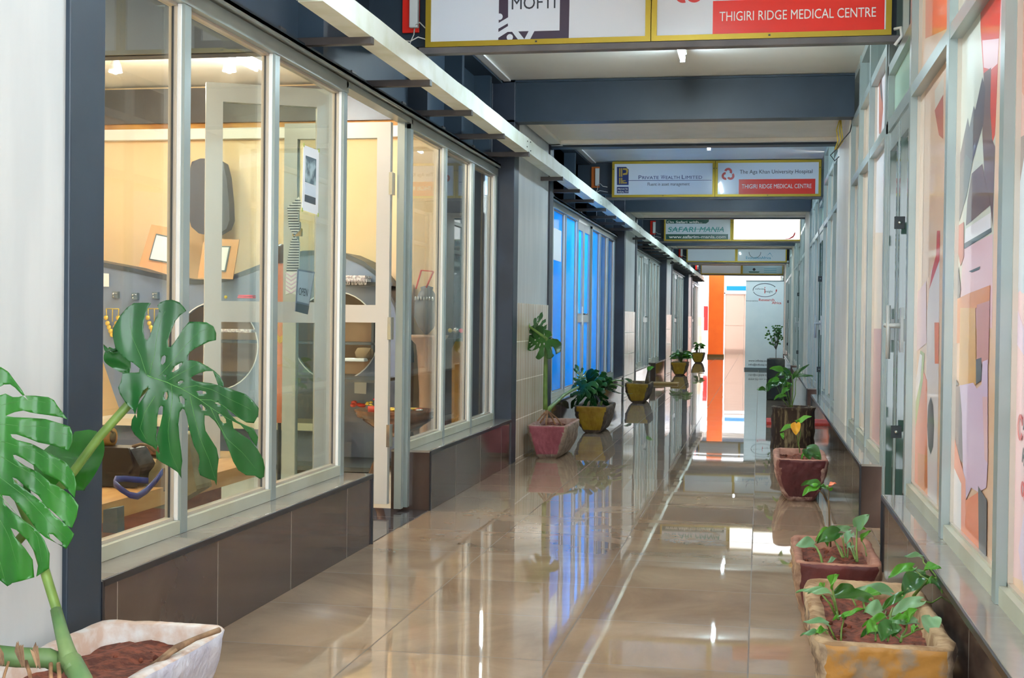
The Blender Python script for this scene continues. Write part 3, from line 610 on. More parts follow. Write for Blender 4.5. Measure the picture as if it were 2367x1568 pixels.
def on_face(face,y,pts,mat,lay=1,name='printed_shape',holes=()):
    return MB().poly(pts,'Y',y-.0009*lay,.0008,holes=holes).build(name,mat,face)
r1,F1,y1=sign(0,-1.665,.585,('board','board'),'large sign reading MOFTI beside THIGIRI RIDGE MEDICAL CENTRE, at the top of the photo')
q=[[(-1.294, 2.769), (-1.249, 2.767), (-1.247, 2.551), (-1.294, 2.525)], [(-1.248, 2.521), (-1.247, 2.508), (-1.295, 2.48), (-1.295, 2.496)], [(-1.295, 2.451), (-1.248, 2.479), (-1.226, 2.479), (-1.193, 2.436), (-1.295, 2.436)], [(-1.195, 2.48), (-1.143, 2.48), (-1.164, 2.441)], [(-1.114, 2.479), (-0.989, 2.479), (-0.988, 2.758), (-0.94, 2.756), (-0.943, 2.432), (-1.138, 2.434)], [(-1.249, 2.767), (-0.988, 2.758), (-0.988, 2.722), (-1.248, 2.732)]]
for p in q: on_face(F1[0],y1,p,'purple')
c=[(-1.29, 6.452, 2.555), (-1.237, 6.452, 2.452), (-1.221, 6.452, 2.451)]
rr=c[2][0]-c[1][0]
for p in c[:2]: on_face(F1[0],y1,circle(p[0],p[2],rr),'board',2)
t0=[(-1.229, 6.452, 2.589), (-1.011, 6.452, 2.586)]
text('MOFTI',t0[0][0],t0[1][0],t0[0][2],y1,'ink',parent=F1[0],height=.062,bold=-.0)
def medical(face,y,zb):
    on_face(face,y,[(-.245,zb),(.553,zb),(.553,zb+.162),(-.245,zb+.162)],'red')
    cx,cz=-.36,zb+.214
    for i in range(3):
        a=PI/2+i*2*PI/3
        px,pz=cx+.030*math.cos(a),cz+.030*math.sin(a)
        on_face(face,y,arc(px,pz,.018,.042,a-2.1,a+1.3,16),'logored',1+i)
    text('The Aga Khan University Hospital',-.237,.522,zb+.222,y,'ink',parent=face,height=.040)
    text('THIGIRI RIDGE MEDICAL CENTRE',-.213,.514,zb+.064,y-.001,'white',parent=face,height=.045)
medical(F1[1],y1,2.437)
r2,F2,y2=sign(1,-1.605,.612,('board','board'),'light box sign reading PRIVATE WEALTH LIMITED beside the second medical centre panel')
medical(F2[1],y2,2.418)
yb=14.382
q=[[(-1.555, 2.725), (-1.456, 2.724), (-1.427, 2.696), (-1.425, 2.527), (-1.552, 2.528)], [(-1.552, 2.509), (-1.425, 2.508), (-1.424, 2.438), (-1.551, 2.439)], [(-1.531, 2.711), (-1.517, 2.711), (-1.516, 2.617), (-1.53, 2.617)], [(-1.51, 2.711), (-1.496, 2.711), (-1.495, 2.617), (-1.509, 2.617)], [(-1.53, 2.608), (-1.516, 2.607), (-1.515, 2.542), (-1.529, 2.542)], [(-1.509, 2.607), (-1.495, 2.607), (-1.494, 2.542), (-1.508, 2.542)], [(-1.492, 2.579), (-1.459, 2.579), (-1.459, 2.569), (-1.482, 2.57), (-1.482, 2.558), (-1.444, 2.558), (-1.444, 2.544), (-1.491, 2.544)], [(-1.489, 2.71), (-1.442, 2.71), (-1.432, 2.682), (-1.441, 2.64), (-1.488, 2.635), (-1.488, 2.654), (-1.455, 2.659), (-1.451, 2.682), (-1.46, 2.691), (-1.489, 2.692)], [(-1.426, 2.578), (-0.533, 2.575), (-0.533, 2.57), (-1.426, 2.573)]]
on_face(F2[0],y2,q[0],'navy'); on_face(F2[0],y2,q[1],'navy')
for p in q[2:8]: on_face(F2[0],y2,p,'goldink',2)
on_face(F2[0],y2,q[8],'navy')
t=[(-1.318, 14.38, 2.589), (-0.63, 14.38, 2.586), (-1.219, 14.38, 2.518), (-0.768, 14.38, 2.518), (-1.542, 14.38, 2.474), (-1.434, 14.38, 2.473), (-1.544, 14.38, 2.444), (-1.431, 14.38, 2.443)]
def small_caps(words,x0,x1,z,y,face,h,mat):
    wf=lambda w:1.75 if w[0]=='W' else 1.3
    tot=sum(wf(w)+len(w)-1+.6 for w in words)-.6; u=(x1-x0)/tot; x=x0
    for w in words:
        text(w[0],x,x+(wf(w)-.25)*u,z,y,mat,parent=face,height=h); x+=wf(w)*u
        text(w[1:],x,x+(len(w)-1.15)*u,z,y,mat,parent=face,height=h*.78); x+=(len(w)-1+.6)*u
small_caps(['PRIVATE','WEALTH','LIMITED'],t[0][0],t[1][0],t[0][2],y2,F2[0],.042,'navy')
text('Fluent in asset management',t[2][0],t[3][0],t[2][2],y2,'ink',parent=F2[0],height=.034)
text('PRIVATE',t[4][0],t[5][0],t[4][2],y2-.001,'white',parent=F2[0],height=.02); text('WEALTH',t[6][0],t[7][0],t[6][2],y2-.001,'white',parent=F2[0],height=.02)
r3_,F3,y3=sign(2,-1.605,.645,('board','litsign'),'light box sign reading SAFARI MANIA on its left panel, lit blank white right panel')
q=[[(-1.572, 2.789), (-0.854, 2.787), (-0.868, 2.715), (-0.91, 2.686), (-1.571, 2.687)], [(-1.576, 2.51), (-0.544, 2.51), (-0.543, 2.42), (-1.574, 2.419)], [(0.366, 2.431), (0.45, 2.442), (0.512, 2.485), (0.532, 2.535), (0.549, 2.542), (0.546, 2.499), (0.519, 2.456), (0.464, 2.428), (0.38, 2.424)]]
on_face(F3[0],y3,q[0],'green'); on_face(F3[0],y3,q[1],'green'); on_face(F3[1],y3,q[2],'logored')
t=[(-1.556, 22.31, 2.694), (-0.974, 22.31, 2.693), (-1.54, 22.31, 2.546), (-1.072, 22.31, 2.546), (-1.022, 22.31, 2.546), (-0.616, 22.31, 2.545), (-1.524, 22.31, 2.441), (-0.579, 22.31, 2.441)]
text('On Safari with...',t[0][0],t[1][0],t[0][2],y3-.001,'white',parent=F3[0],height=.038,bold=.02)
text('SAFARI',t[2][0],t[3][0],t[2][2],y3,'teal',parent=F3[0],height=.085,shear=.15); text('MANIA',t[4][0],t[5][0],t[4][2],y3,'teal',parent=F3[0],height=.085,shear=.3)
on_face(F3[0],y3,[(t[2][0],t[2][2]+.045),(t[5][0],t[2][2]+.04),(t[5][0],t[2][2]+.048),(t[2][0],t[2][2]+.053)],'teal')
text('www.safarim-mania.com',t[6][0],t[7][0],t[6][2],y3-.001,'white',parent=F3[0],height=.05,bold=.02)
r4,F4,y4=sign(3,-1.66,.565,('board','board'),'light box sign reading EvolutionAfrica on its right panel, blank left panel')
t=[(-0.336, 30.24, 2.466), (0.218, 30.24, 2.468), (-0.137, 30.24, 2.622), (0.121, 30.24, 2.536), (0.196, 30.24, 2.613), (0.274, 30.24, 2.488)]
text('EvolutionAfrica',t[0][0],t[1][0],t[0][2],y4,'skyblue',parent=F4[1],height=.06,bold=.012)
on_face(F4[1],y4,[(p[0],p[1]) for p in arc(t[2][0],t[2][2],.125,.135,PI,2*PI)],'ink')
on_face(F4[1],y4,[(t[3][0],t[3][2]),(t[4][0],t[4][2]),(t[5][0],t[5][2]),(t[4][0],t[4][2]-.02)],'skyblue')
r5,F5,y5=sign(4,-1.69,.625,('board','palesign'),'farthest light box sign, pale blue right panel with tiny print')
t=[(-0.346, 38.17, 2.43), (-0.032, 38.17, 2.432), (0.086, 38.17, 2.555), (0.435, 38.17, 2.557)]
on_face(F5[1],y5,[(t[0][0]+.03,t[0][2]+.02),(t[0][0],t[0][2]+.05),(t[1][0],t[0][2]+.05),(t[1][0]-.03,t[0][2]+.02)],'green'); on_face(F5[1],y5,circle((t[0][0]+t[1][0])/2,t[0][2]+.11,.04),'ink')
for i in range(4): on_face(F5[1],y5,[(t[2][0],t[2][2]-.05*i),(t[3][0],t[2][2]-.05*i),(t[3][0],t[2][2]-.05*i+.012),(t[2][0],t[2][2]-.05*i+.012)],'skyblue')
# beams and bars carrying the signs, ballasts and wires beside them
for k in range(0,NB):
    o=PER*k; n+=1
    m=MB(); m.box(-6.5,.62,6.58+o,6.60+o,2.44,2.785); m.box(-6.5,.62,6.56+o,6.70+o,2.44,2.452); m.box(-6.5,.62,6.56+o,6.70+o,2.773,2.785)
    struct(m,'trim_%d'%n,'steel'); n+=1
    m=MB(); m.box(-1.70,.63,6.44+o,6.50+o,*((2.378,2.411) if k==0 else (2.366,2.393))); struct(m,'trim_%d'%n,'bar',.004)
    r=empty('lamp_ballast',(-1.76,6.55+o,2.55),'%s white lamp ballast wired beside the %s sign from the camera'%('slim' if k else 'large slim',ORD[k]),'ballast','ballasts wired beside the signs')
    bx=-1.77 if k==0 else -1.80
    MB().box(bx,bx+.045,6.515+o,6.545+o,2.53,2.72).build('casing','ballast',r,bevel=.004)
    MB().box(bx-.045,bx+.045,6.547+o,6.56+o,2.51,2.74).build('back_plate','red' if k!=1 else 'orangewire',r,bevel=.003)
    m=MB(); z=2.53
    m.tube([(bx+.025,6.53+o,z),(bx+.03,6.50+o,z-.04),(bx+.015,6.49+o,z-.08),(bx,6.49+o,z-.13)],.003); m.tube([(bx+.03,6.52+o,z+.01),(bx+.06,6.50+o,z+.02),(bx+.09,6.49+o,z-.01),(-1.66,6.49+o,z-.02)],.003)
    m.tube([(-1.655,6.48+o,2.455),(bx+.06,6.47+o,2.47),(bx+.02,6.47+o,2.45),(bx-.02,6.47+o,2.455)],.003); m.build('wire','wirew',r)
m=MB(); m.tube([(.60,6.45,2.44),(.625,6.42,2.44),(.63,6.42,2.40),(.60,6.43,2.36)],.008); o=m.build('cable_loop','wirew'); tag(o,'white cable looped over the bar end right of the large sign','cable')
r=empty('wire_bundle',(.56,9.9,2.4),'yellow and black wires hanging beneath the first steel beam at its right end','wires')
m=MB(); 
for s in (0,.02,.035): m.tube([(.53+s*.3,9.64,2.49),(.51+s,9.62,2.42),(.52+s,9.61,2.34),(.50+s*.4,9.6,2.28)],.004)
m.build('yellow_wire','wirey',r)
m=MB(); m.tube([(.62,9.6,2.49),(.60,9.58,2.40),(.55,9.58,2.34),(.51,9.6,2.28),(.47,9.6,2.24),(.50,9.6,2.20),(.53,9.6,2.23)],.004); m.build('black_wire','wireb',r)
# ---------------------------------------------------------------- far end: outdoors
struct(MB().box(-5,5,44.0,44.2,0,5),'wall_back','outwall')
struct(MB().box(-5,-4.9,YEND+.2,44,0,5),'wall_far_left','outwall'); struct(MB().box(3,3.1,YEND+.2,44,0,5),'wall_far_right','outwall')
m=MB(); m.box(-1.50,-1.06,39.4,39.85,0,2.95); m.box(-1.52,-1.04,39.38,39.87,0,.08,1); struct(m,'trim_%d'%(n+1),['orange','matbrown']); n+=1
o=MB().box(-1.95,-1.69,43.97,43.995,.75,1.55).build('wall_panel','outred'); tag(o,'bright red panel on the far white wall left of the orange pillar','panel')
o=MB().box(-1.10,.2,43.97,43.995,2.07,2.22).build('wall_panel','outblue'); tag(o,'bright blue strip on the far white wall above the beige doors','panel')
r=empty('door_%d'%dn,(-.5,43.95,0),kind='structure'); dn+=1
m=MB(); m.box(-1.17,-1.13,43.93,44,0,2.0); m.box(.1,.14,43.93,44,0,2.0); m.box(-1.17,.14,43.93,44,1.96,2.02); m.build('door_casing','outwall',r)
for a,b in ((-1.13,-.52),(-.51,.1)):
    m=MB(); m.box(a,b,43.95,43.99,0,1.96); m.box(a,b,43.945,43.95,.93,1.0); m.build('door_leaf','outdoor',r)
# roller banner
r=empty('roller_banner',(.1,29.5,0),'tall white roller banner reading Research and Africa standing before the doorway','banner')
f=MB().box(-.315,.50,29.5,29.505,.05,1.95).build('banner_sheet','banner',r)
m=MB(); m.box(-.33,.52,29.42,29.56,0,.05); m.box(-.32,.505,29.49,29.515,1.945,1.965); m.tube([(.1,29.54,.05),(.1,29.53,1.95)],.012); m.build('stand','greybox',r)
yb=29.5
t=[(0.092, 29.5, 1.752), (-0.035, 29.5, 1.514), (0.3, 29.5, 1.517), (0.245, 29.5, 1.451), (0.449, 29.5, 1.453), (-0.239, 29.5, 0.184), (0.18, 29.5, 0.191), (-0.238, 29.5, 0.098), (0.209, 29.5, 0.106), (-0.305, 29.5, 1.502), (-0.053, 29.5, 1.505), (-0.094, 29.5, 1.779), (0.26, 29.5, 1.687)]
def oval(cx,cz,rx,rz,w,a0,a1): 
    A=[a0+(a1-a0)*i/24 for i in range(25)]
    return [(cx+rx*math.cos(a),cz+rz*math.sin(a)) for a in A]+[(cx+(rx-w)*math.cos(a),cz+(rz-w)*math.sin(a)) for a in A[::-1]]
cx,cz=t[0][0],t[0][2]
on_face(f,yb,oval(cx,cz,.26,.15,.014,.5,PI+.1),'ink'); on_face(f,yb,oval(cx,cz,.26,.15,.012,PI+.25,2*PI-.3),'purple'); on_face(f,yb,oval(cx,cz,.26,.15,.024,2*PI-.25,2*PI+.12),'logored')
text('infinite',t[11][0]-.02,cx,cz+.01,yb,'ink',parent=f,height=.035); text('insight',cx+.01,t[12][0],cz-.05,yb,'ink',parent=f,height=.05)
text('i',cx-.01,cx+.01,cz-.07,yb,'logored',parent=f,height=.14)
text('innovative',t[9][0],t[10][0],t[9][2],yb,'ink',parent=f,height=.03)
text('Research',t[1][0],t[2][0],t[1][2],yb,'logored',parent=f,height=.055,bold=.015); text('Africa',t[3][0],t[4][0],t[3][2],yb,'logored',parent=f,height=.055,bold=.015)
text('www.infinite-insight.com',t[5][0],t[5][0]+.62,t[5][2],yb,'ink',parent=f,height=.04,bold=.01); text('info@infinite-insight.com',t[7][0],t[7][0]+.66,t[7][2],yb,'ink',parent=f,height=.04,bold=.01)
# door mats
o=MB().box(.08,.72,13.85,14.45,.0,.03).build('door_mat','matred',bevel=.006); tag(o,'red door mat on the floor behind the round log planter','door mat')
o=MB().box(-2.1,-1.32,21.85,22.35,.0,.03).build('door_mat','matbrown',bevel=.006); tag(o,'brown door mat on the left, behind the third mustard pot row','door mat')
# ---------------------------------------------------------------- planters and plants
def planter(root,x0,x1,y0,y1,h,key,bot=.55,soil='soil',rimw=.03,soild=.035,curve=.8,jit=.004,seed=1):
    rg=random.Random(seed); cx,cy=(x0+x1)/2,(y0+y1)/2; hw,hl=(x1-x0)/2,(y1-y0)/2; n=96; vs=[];fs=[];mi=[]
    def ring(fw,fl,z,e,jt):
        out=[]
        for i in range(n):
            a=2*PI*i/n+PI/4; c,s_=math.cos(a),math.sin(a); r=(abs(c)**e+abs(s_)**e)**(-1/e)
            out.append((cx+hw*fw*r*c+rg.uniform(-jt,jt),cy+hl*fl*r*s_+rg.uniform(-jt,jt)*1.2,z+rg.uniform(-jt,jt)*.5*(z>.02)))
        return out
    R_=[]; K=16
    for i in range(K+1):
        f=i/K; w=bot+(1-bot)*math.sin(f*PI/2)**curve; l=.80+.20*f**.7
        R_.append(ring(w,l,h*f,12,jit if 0<i<K else jit*.6))
    iw=rimw/hw; il=rimw/hl
    R_.append(ring(1-iw*.3,1-il*.3,h+.006,14,jit*.4)); R_.append(ring(1-iw,1-il,h+.002,16,jit*.4)); R_.append(ring(1-iw*1.15,1-il*1.15,h-soild-.02,16,jit*.3))
    for r in R_: vs+=r
    from mathutils import noise as NZ
    for i,v in enumerate(vs):
        q=i//n; amp=.011 if q<K else (.004 if q<=K+2 else 0)
        d=NZ.noise_vector(Vector(v)*9+Vector((seed,0,0)))*amp+NZ.noise_vector(Vector(v)*28+Vector((0,seed,0)))*amp*.5
        if q==0: d.z=0
        vs[i]=(v[0]+d.x,v[1]+d.y*.5,v[2]+d.z*(.5 if q<K else .8))
    for i in range(len(R_)-1):
        for k in range(n):
            a=2*PI*(k+.5)/n+PI/4; front=abs(math.sin(a))>.74 and i>=(1 if bot>.57 else 2); 
            if bot<=.57 and abs(math.sin(a))<.80 and i<K-3: front=False
            fs.append([i*n+k,i*n+(k+1)%n,(i+1)*n+(k+1)%n,(i+1)*n+k]); mi.append(2 if i>=K-0 else (0 if front else 1))
    fs.append(list(range(n))[::-1]); mi.append(1)
    m=MB(); m.add(vs,fs,0,True); m.mi=mi; o=m.build('planter',POT[key],root)
    # soil, uneven
    m=MB(); gx,gy=14,18; sv=[];sf=[]
    for i in range(gx+1):
        for j in range(gy+1):
            u=i/gx*2-1; v=j/gy*2-1; sv.append((cx+u*(hw-rimw*.9),cy+v*(hl-rimw*.9),h-soild+rg.uniform(-.007,.009)+.008*math.sin(u*5+seed)*math.cos(v*4)))
    for i in range(gx):
        for j in range(gy): sf.append([i*(gy+1)+j,(i+1)*(gy+1)+j,(i+1)*(gy+1)+j+1,i*(gy+1)+j+1])
    m.add(sv,sf,0,True)
    for i in range(26):
        m.ball((cx+rg.uniform(-.85,.85)*(hw-rimw),cy+rg.uniform(-.85,.85)*(hl-rimw),h-soild+.002),rg.uniform(.004,.011),0,3)
    m.build('soil',soil,root)
    return h-soild
CAMP=Vector((0,0,1.06))
def leaf(root,base,tip,w,mat,seed=0,wk=1.3,droop=.15,name='leaf',up=None,fold=.22):
    rg=random.Random(seed*7+3); w*=wk; b=Vector(base); t=Vector(tip); d=t-b; L=d.length; dn_=d.normalized()
    nrm=Vector(up) if up else Vector((rg.uniform(-.5,.5),-.75,.9)); nrm=(nrm-dn_*nrm.dot(dn_)).normalized(); sd=dn_.cross(nrm)
    nt,ns=12,8; vs=[];fs=[]
    for i in range(nt+1):
        f=i/nt; ww=w*(max(0,math.sin(PI*min(1,f**.62)))**.75) if f<1 else 0
        if i==0: ww=w*.30
        for j in range(ns+1):
            s_=j/ns*2-1
            al=f*L-.16*L*abs(s_)**1.6*(1-f)**2
            lift=fold*ww*abs(s_)**1.3-droop*L*(f*f)*.9+droop*L*.25*math.sin(f*PI)
            vs.append(b+dn_*al+sd*(ww*s_/2*1.0)+nrm*(lift+.004*math.sin(f*9+s_*3+seed)))
    for i in range(nt):
        for j in range(ns): fs.append([i*(ns+1)+j,(i+1)*(ns+1)+j,(i+1)*(ns+1)+j+1,i*(ns+1)+j+1])
    m=MB(); m.add(vs,fs,0,True)
    return m.build(name,mat,root)
LM=['leafD','leafG','leafP','dyellow','coral']
def plant(root,lv,ps,stem='stem'):
    for i,(b,t,w,c) in enumerate(lv): leaf(root,b,t,w,LM[c],seed=i+1)
    for r,pts in ps:
        m=MB(); m.tube(pts,[r*(1-.35*i/max(1,len(pts)-1)) for i in range(len(pts))],0,7); m.build('stem',stem,root)
# near right, mottled ochre planter
r=empty('potted_plant',(.32,3.82,0),'mottled ochre and grey planter of leafy vines, nearest on the right','potted plant','planters along the right side')
planter(r,.145,.495,3.40,4.26,.25,'ochre',bot=.6,seed=2,soild=.045,rimw=.042,jit=.0045)
plant(r,[((0.208, 3.8, 0.323), (0.217, 3.77, 0.361), 0.03, 1), ((0.196, 3.7, 0.322), (0.141, 3.67, 0.33), 0.016, 2), ((0.182, 3.75, 0.317), (0.111, 3.72, 0.322), 0.014, 2), ((0.184, 3.8, 0.324), (0.171, 3.77, 0.314), 0.014, 1), ((0.274, 3.95, 0.277), (0.221, 3.92, 0.284), 0.04, 0), ((0.313, 3.86, 0.278), (0.213, 3.83, 0.296), 0.034, 0), ((0.306, 3.95, 0.269), (0.348, 3.92, 0.289), 0.03, 1), ((0.386, 4.02, 0.266), (0.284, 3.99, 0.284), 0.034, 2), ((0.465, 3.98, 0.32), (0.415, 3.95, 0.28), 0.052, 0), ((0.493, 4.04, 0.305), (0.414, 4.01, 0.272), 0.03, 0), ((0.481, 4.08, 0.319), (0.451, 4.05, 0.301), 0.024, 2), ((0.453, 4.05, 0.34), (0.382, 4.02, 0.321), 0.03, 1), ((0.484, 4.08, 0.366), (0.433, 4.05, 0.377), 0.017, 2), ((0.489, 4.05, 0.337), (0.526, 4.02, 0.353), 0.025, 1), ((0.492, 4.07, 0.309), (0.458, 4.04, 0.337), 0.018, 2), ((0.507, 4.0, 0.316), (0.483, 3.97, 0.309), 0.016, 1), ((0.514, 3.98, 0.318), (0.52, 3.95, 0.3), 0.03, 0), ((0.403, 3.86, 0.293), (0.339, 3.83, 0.254), 0.02, 0), ((0.447, 3.8, 0.291), (0.358, 3.77, 0.259), 0.03, 2), ((0.452, 3.9, 0.264), (0.421, 3.87, 0.257), 0.022, 0), ((0.331, 3.66, 0.284), (0.285, 3.63, 0.293), 0.045, 2), ((0.331, 3.62, 0.281), (0.277, 3.59, 0.264), 0.016, 1), ((0.39, 3.6, 0.279), (0.407, 3.57, 0.318), 0.03, 1), ((0.387, 3.58, 0.286), (0.354, 3.55, 0.298), 0.022, 1), ((0.374, 3.58, 0.285), (0.327, 3.55, 0.273), 0.02, 2), ((0.416, 3.6, 0.278), (0.368, 3.57, 0.282), 0.02, 2), ((0.462, 3.66, 0.277), (0.453, 3.63, 0.24), 0.04, 2), ((0.309, 3.54, 0.275), (0.283, 3.51, 0.262), 0.03, 1), ((0.316, 3.56, 0.258), (0.269, 3.53, 0.253), 0.026, 0), ((0.348, 3.52, 0.28), (0.314, 3.49, 0.253), 0.045, 0), ((0.357, 3.52, 0.28), (0.345, 3.49, 0.265), 0.024, 0), ((0.184, 3.5, 0.282), (0.124, 3.47, 0.296), 0.016, 2), ((0.177, 3.5, 0.266), (0.152, 3.47, 0.265), 0.016, 1), ((0.155, 3.5, 0.258), (0.116, 3.47, 0.259), 0.012, 2), ((0.229, 3.56, 0.289), (0.269, 3.53, 0.323), 0.014, 1), ((0.229, 3.56, 0.288), (0.199, 3.53, 0.293), 0.014, 1), ((0.406, 3.55, 0.276), (0.395, 3.52, 0.272), 0.014, 1)],[(0.004, [(0.223, 3.72, 0.246), (0.214, 3.76, 0.291), (0.208, 3.8, 0.323)]), (0.0035, [(0.22, 3.74, 0.246), (0.201, 3.73, 0.285), (0.178, 3.72, 0.312)]), (0.003, [(0.222, 3.74, 0.244), (0.212, 3.73, 0.29), (0.201, 3.72, 0.313)]), (0.003, [(0.279, 3.86, 0.258), (0.274, 3.905, 0.264), (0.271, 3.95, 0.267)]), (0.004, [(0.301, 3.82, 0.258), (0.298, 3.84, 0.269), (0.297, 3.86, 0.277)]), (0.003, [(0.327, 3.86, 0.27), (0.33, 3.93, 0.269)]), (0.005, [(0.45, 4.0, 0.263), (0.475, 4.005, 0.296), (0.492, 4.01, 0.312), (0.516, 4.015, 0.318), (0.538, 4.02, 0.323)]), (0.003, [(0.488, 3.98, 0.319), (0.472, 4.02, 0.323), (0.454, 4.06, 0.338)]), (0.003, [(0.519, 4.02, 0.32), (0.503, 4.04, 0.338), (0.485, 4.06, 0.354), (0.484, 4.08, 0.366)]), (0.003, [(0.536, 4.0, 0.32), (0.53, 3.973, 0.275), (0.497, 3.947, 0.259), (0.459, 3.92, 0.268)]), (0.004, [(0.522, 3.96, 0.298), (0.53, 3.95, 0.28), (0.541, 3.94, 0.258)]), (0.003, [(0.218, 3.52, 0.234), (0.22, 3.54, 0.259), (0.227, 3.56, 0.284)]), (0.003, [(0.206, 3.52, 0.234), (0.194, 3.51, 0.26), (0.184, 3.5, 0.281)]), (0.0025, [(0.197, 3.52, 0.236), (0.186, 3.51, 0.251), (0.177, 3.5, 0.264)]), (0.004, [(0.365, 3.5, 0.246), (0.371, 3.533, 0.251), (0.386, 3.567, 0.262), (0.391, 3.6, 0.277)]), (0.003, [(0.305, 3.52, 0.24), (0.306, 3.54, 0.255), (0.311, 3.56, 0.269)]), (0.003, [(0.333, 3.5, 0.246), (0.339, 3.52, 0.257), (0.346, 3.54, 0.269)]), (0.003, [(0.369, 3.52, 0.251), (0.393, 3.547, 0.256), (0.413, 3.573, 0.262), (0.431, 3.6, 0.26)]), (0.003, [(0.353, 3.56, 0.271), (0.352, 3.54, 0.253), (0.364, 3.52, 0.248)]), (0.003, [(0.342, 3.64, 0.266), (0.34, 3.67, 0.273), (0.347, 3.7, 0.28)]), (0.004, [(0.354, 3.66, 0.262), (0.358, 3.7, 0.272), (0.368, 3.74, 0.282)])])
# second right planter, dark red
r=empty('potted_plant',(.27,4.82,0),'dark red box planter with tall leafy shoots, second on the right','potted plant','planters along the right side')
planter(r,.125,.412,4.53,5.12,.25,'maroon',bot=.62,seed=3,soild=.035,rimw=.03)
plant(r,[((0.195, 4.7, 0.287), (0.134, 4.67, 0.292), 0.04, 2), ((0.26, 4.9, 0.308), (0.207, 4.87, 0.277), 0.03, 1), ((0.286, 4.85, 0.308), (0.21, 4.82, 0.281), 0.045, 0), ((0.255, 4.85, 0.285), (0.245, 4.82, 0.269), 0.02, 1), ((0.33, 5.0, 0.299), (0.266, 4.97, 0.302), 0.026, 2), ((0.333, 4.9, 0.302), (0.309, 4.87, 0.274), 0.026, 2), ((0.346, 4.8, 0.341), (0.38, 4.77, 0.39), 0.036, 2), ((0.374, 4.95, 0.271), (0.396, 4.92, 0.313), 0.018, 1), ((0.366, 4.95, 0.313), (0.382, 4.92, 0.32), 0.014, 1), ((0.216, 4.9, 0.471), (0.157, 4.87, 0.48), 0.032, 0), ((0.21, 4.88, 0.467), (0.158, 4.85, 0.445), 0.028, 1), ((0.221, 4.9, 0.466), (0.239, 4.87, 0.468), 0.02, 0), ((0.255, 4.95, 0.45), (0.251, 4.92, 0.469), 0.02, 1), ((0.256, 4.95, 0.46), (0.274, 4.92, 0.483), 0.018, 4), ((0.264, 4.65, 0.251), (0.236, 4.62, 0.241), 0.014, 2), ((0.328, 4.8, 0.274), (0.312, 4.77, 0.273), 0.018, 2)],[(0.005, [(0.221, 4.62, 0.237), (0.215, 4.647, 0.261), (0.204, 4.673, 0.28), (0.195, 4.7, 0.287)]), (0.0035, [(0.295, 4.75, 0.24), (0.284, 4.8, 0.262), (0.272, 4.85, 0.283)]), (0.003, [(0.299, 4.75, 0.24), (0.295, 4.825, 0.254), (0.284, 4.9, 0.263)]), (0.003, [(0.314, 4.78, 0.235), (0.321, 4.865, 0.248), (0.319, 4.95, 0.261)]), (0.004, [(0.344, 4.72, 0.232), (0.342, 4.76, 0.272), (0.346, 4.8, 0.338)]), (0.0035, [(0.342, 4.74, 0.229), (0.337, 4.82, 0.256), (0.335, 4.9, 0.287)]), (0.003, [(0.338, 4.74, 0.236), (0.33, 4.82, 0.256), (0.323, 4.9, 0.262)]), (0.003, [(0.381, 4.8, 0.24), (0.382, 4.875, 0.254), (0.375, 4.95, 0.269)]), (0.003, [(0.298, 4.8, 0.229), (0.31, 4.8, 0.236), (0.297, 4.8, 0.297), (0.29, 4.8, 0.304)])])
for rr,pts in [(0.0035, [(0.263, 4.92, 0.246), (0.259, 4.92, 0.311), (0.256, 4.92, 0.374), (0.253, 4.92, 0.416)]), (0.0025, [(0.248, 4.92, 0.411), (0.234, 4.91, 0.437), (0.211, 4.9, 0.462)]), (0.002, [(0.253, 4.92, 0.416), (0.255, 4.935, 0.434), (0.255, 4.95, 0.45)])]: MB().tube(pts,rr,0,6).build('tall_stem','stembrown',r)
# third right planter, wine red
r=empty('potted_plant',(.25,8.3,0),'wine red rounded planter with one yellow leaf, standing before the log planter','potted plant','planters along the right side')
planter(r,.095,.405,7.92,8.62,.25,'wine',bot=.46,curve=.66,seed=4,rimw=.032)
plant(r,[((0.288, 8.1, 0.298), (0.372, 8.07, 0.248), 0.075, 0), ((0.279, 8.05, 0.302), (0.304, 8.02, 0.247), 0.05, 0), ((0.303, 8.2, 0.296), (0.334, 8.17, 0.319), 0.03, 0), ((0.283, 8.05, 0.299), (0.25, 8.02, 0.253), 0.02, 1), ((0.245, 8.3, 0.445), (0.31, 8.27, 0.492), 0.035, 1), ((0.211, 8.3, 0.42), (0.129, 8.27, 0.397), 0.035, 1), ((0.248, 8.3, 0.438), (0.221, 8.27, 0.462), 0.02, 1), ((0.228, 8.25, 0.441), (0.223, 8.22, 0.375), 0.048, 3), ((0.145, 8.3, 0.374), (0.149, 8.27, 0.342), 0.018, 1)],[(0.0035, [(0.25, 8.25, 0.263), (0.242, 8.267, 0.318), (0.254, 8.283, 0.378), (0.241, 8.3, 0.438)]), (0.003, [(0.239, 8.3, 0.3), (0.235, 8.3, 0.361), (0.211, 8.3, 0.42)]), (0.003, [(0.253, 8.1, 0.245), (0.271, 8.1, 0.275), (0.292, 8.1, 0.302)])])
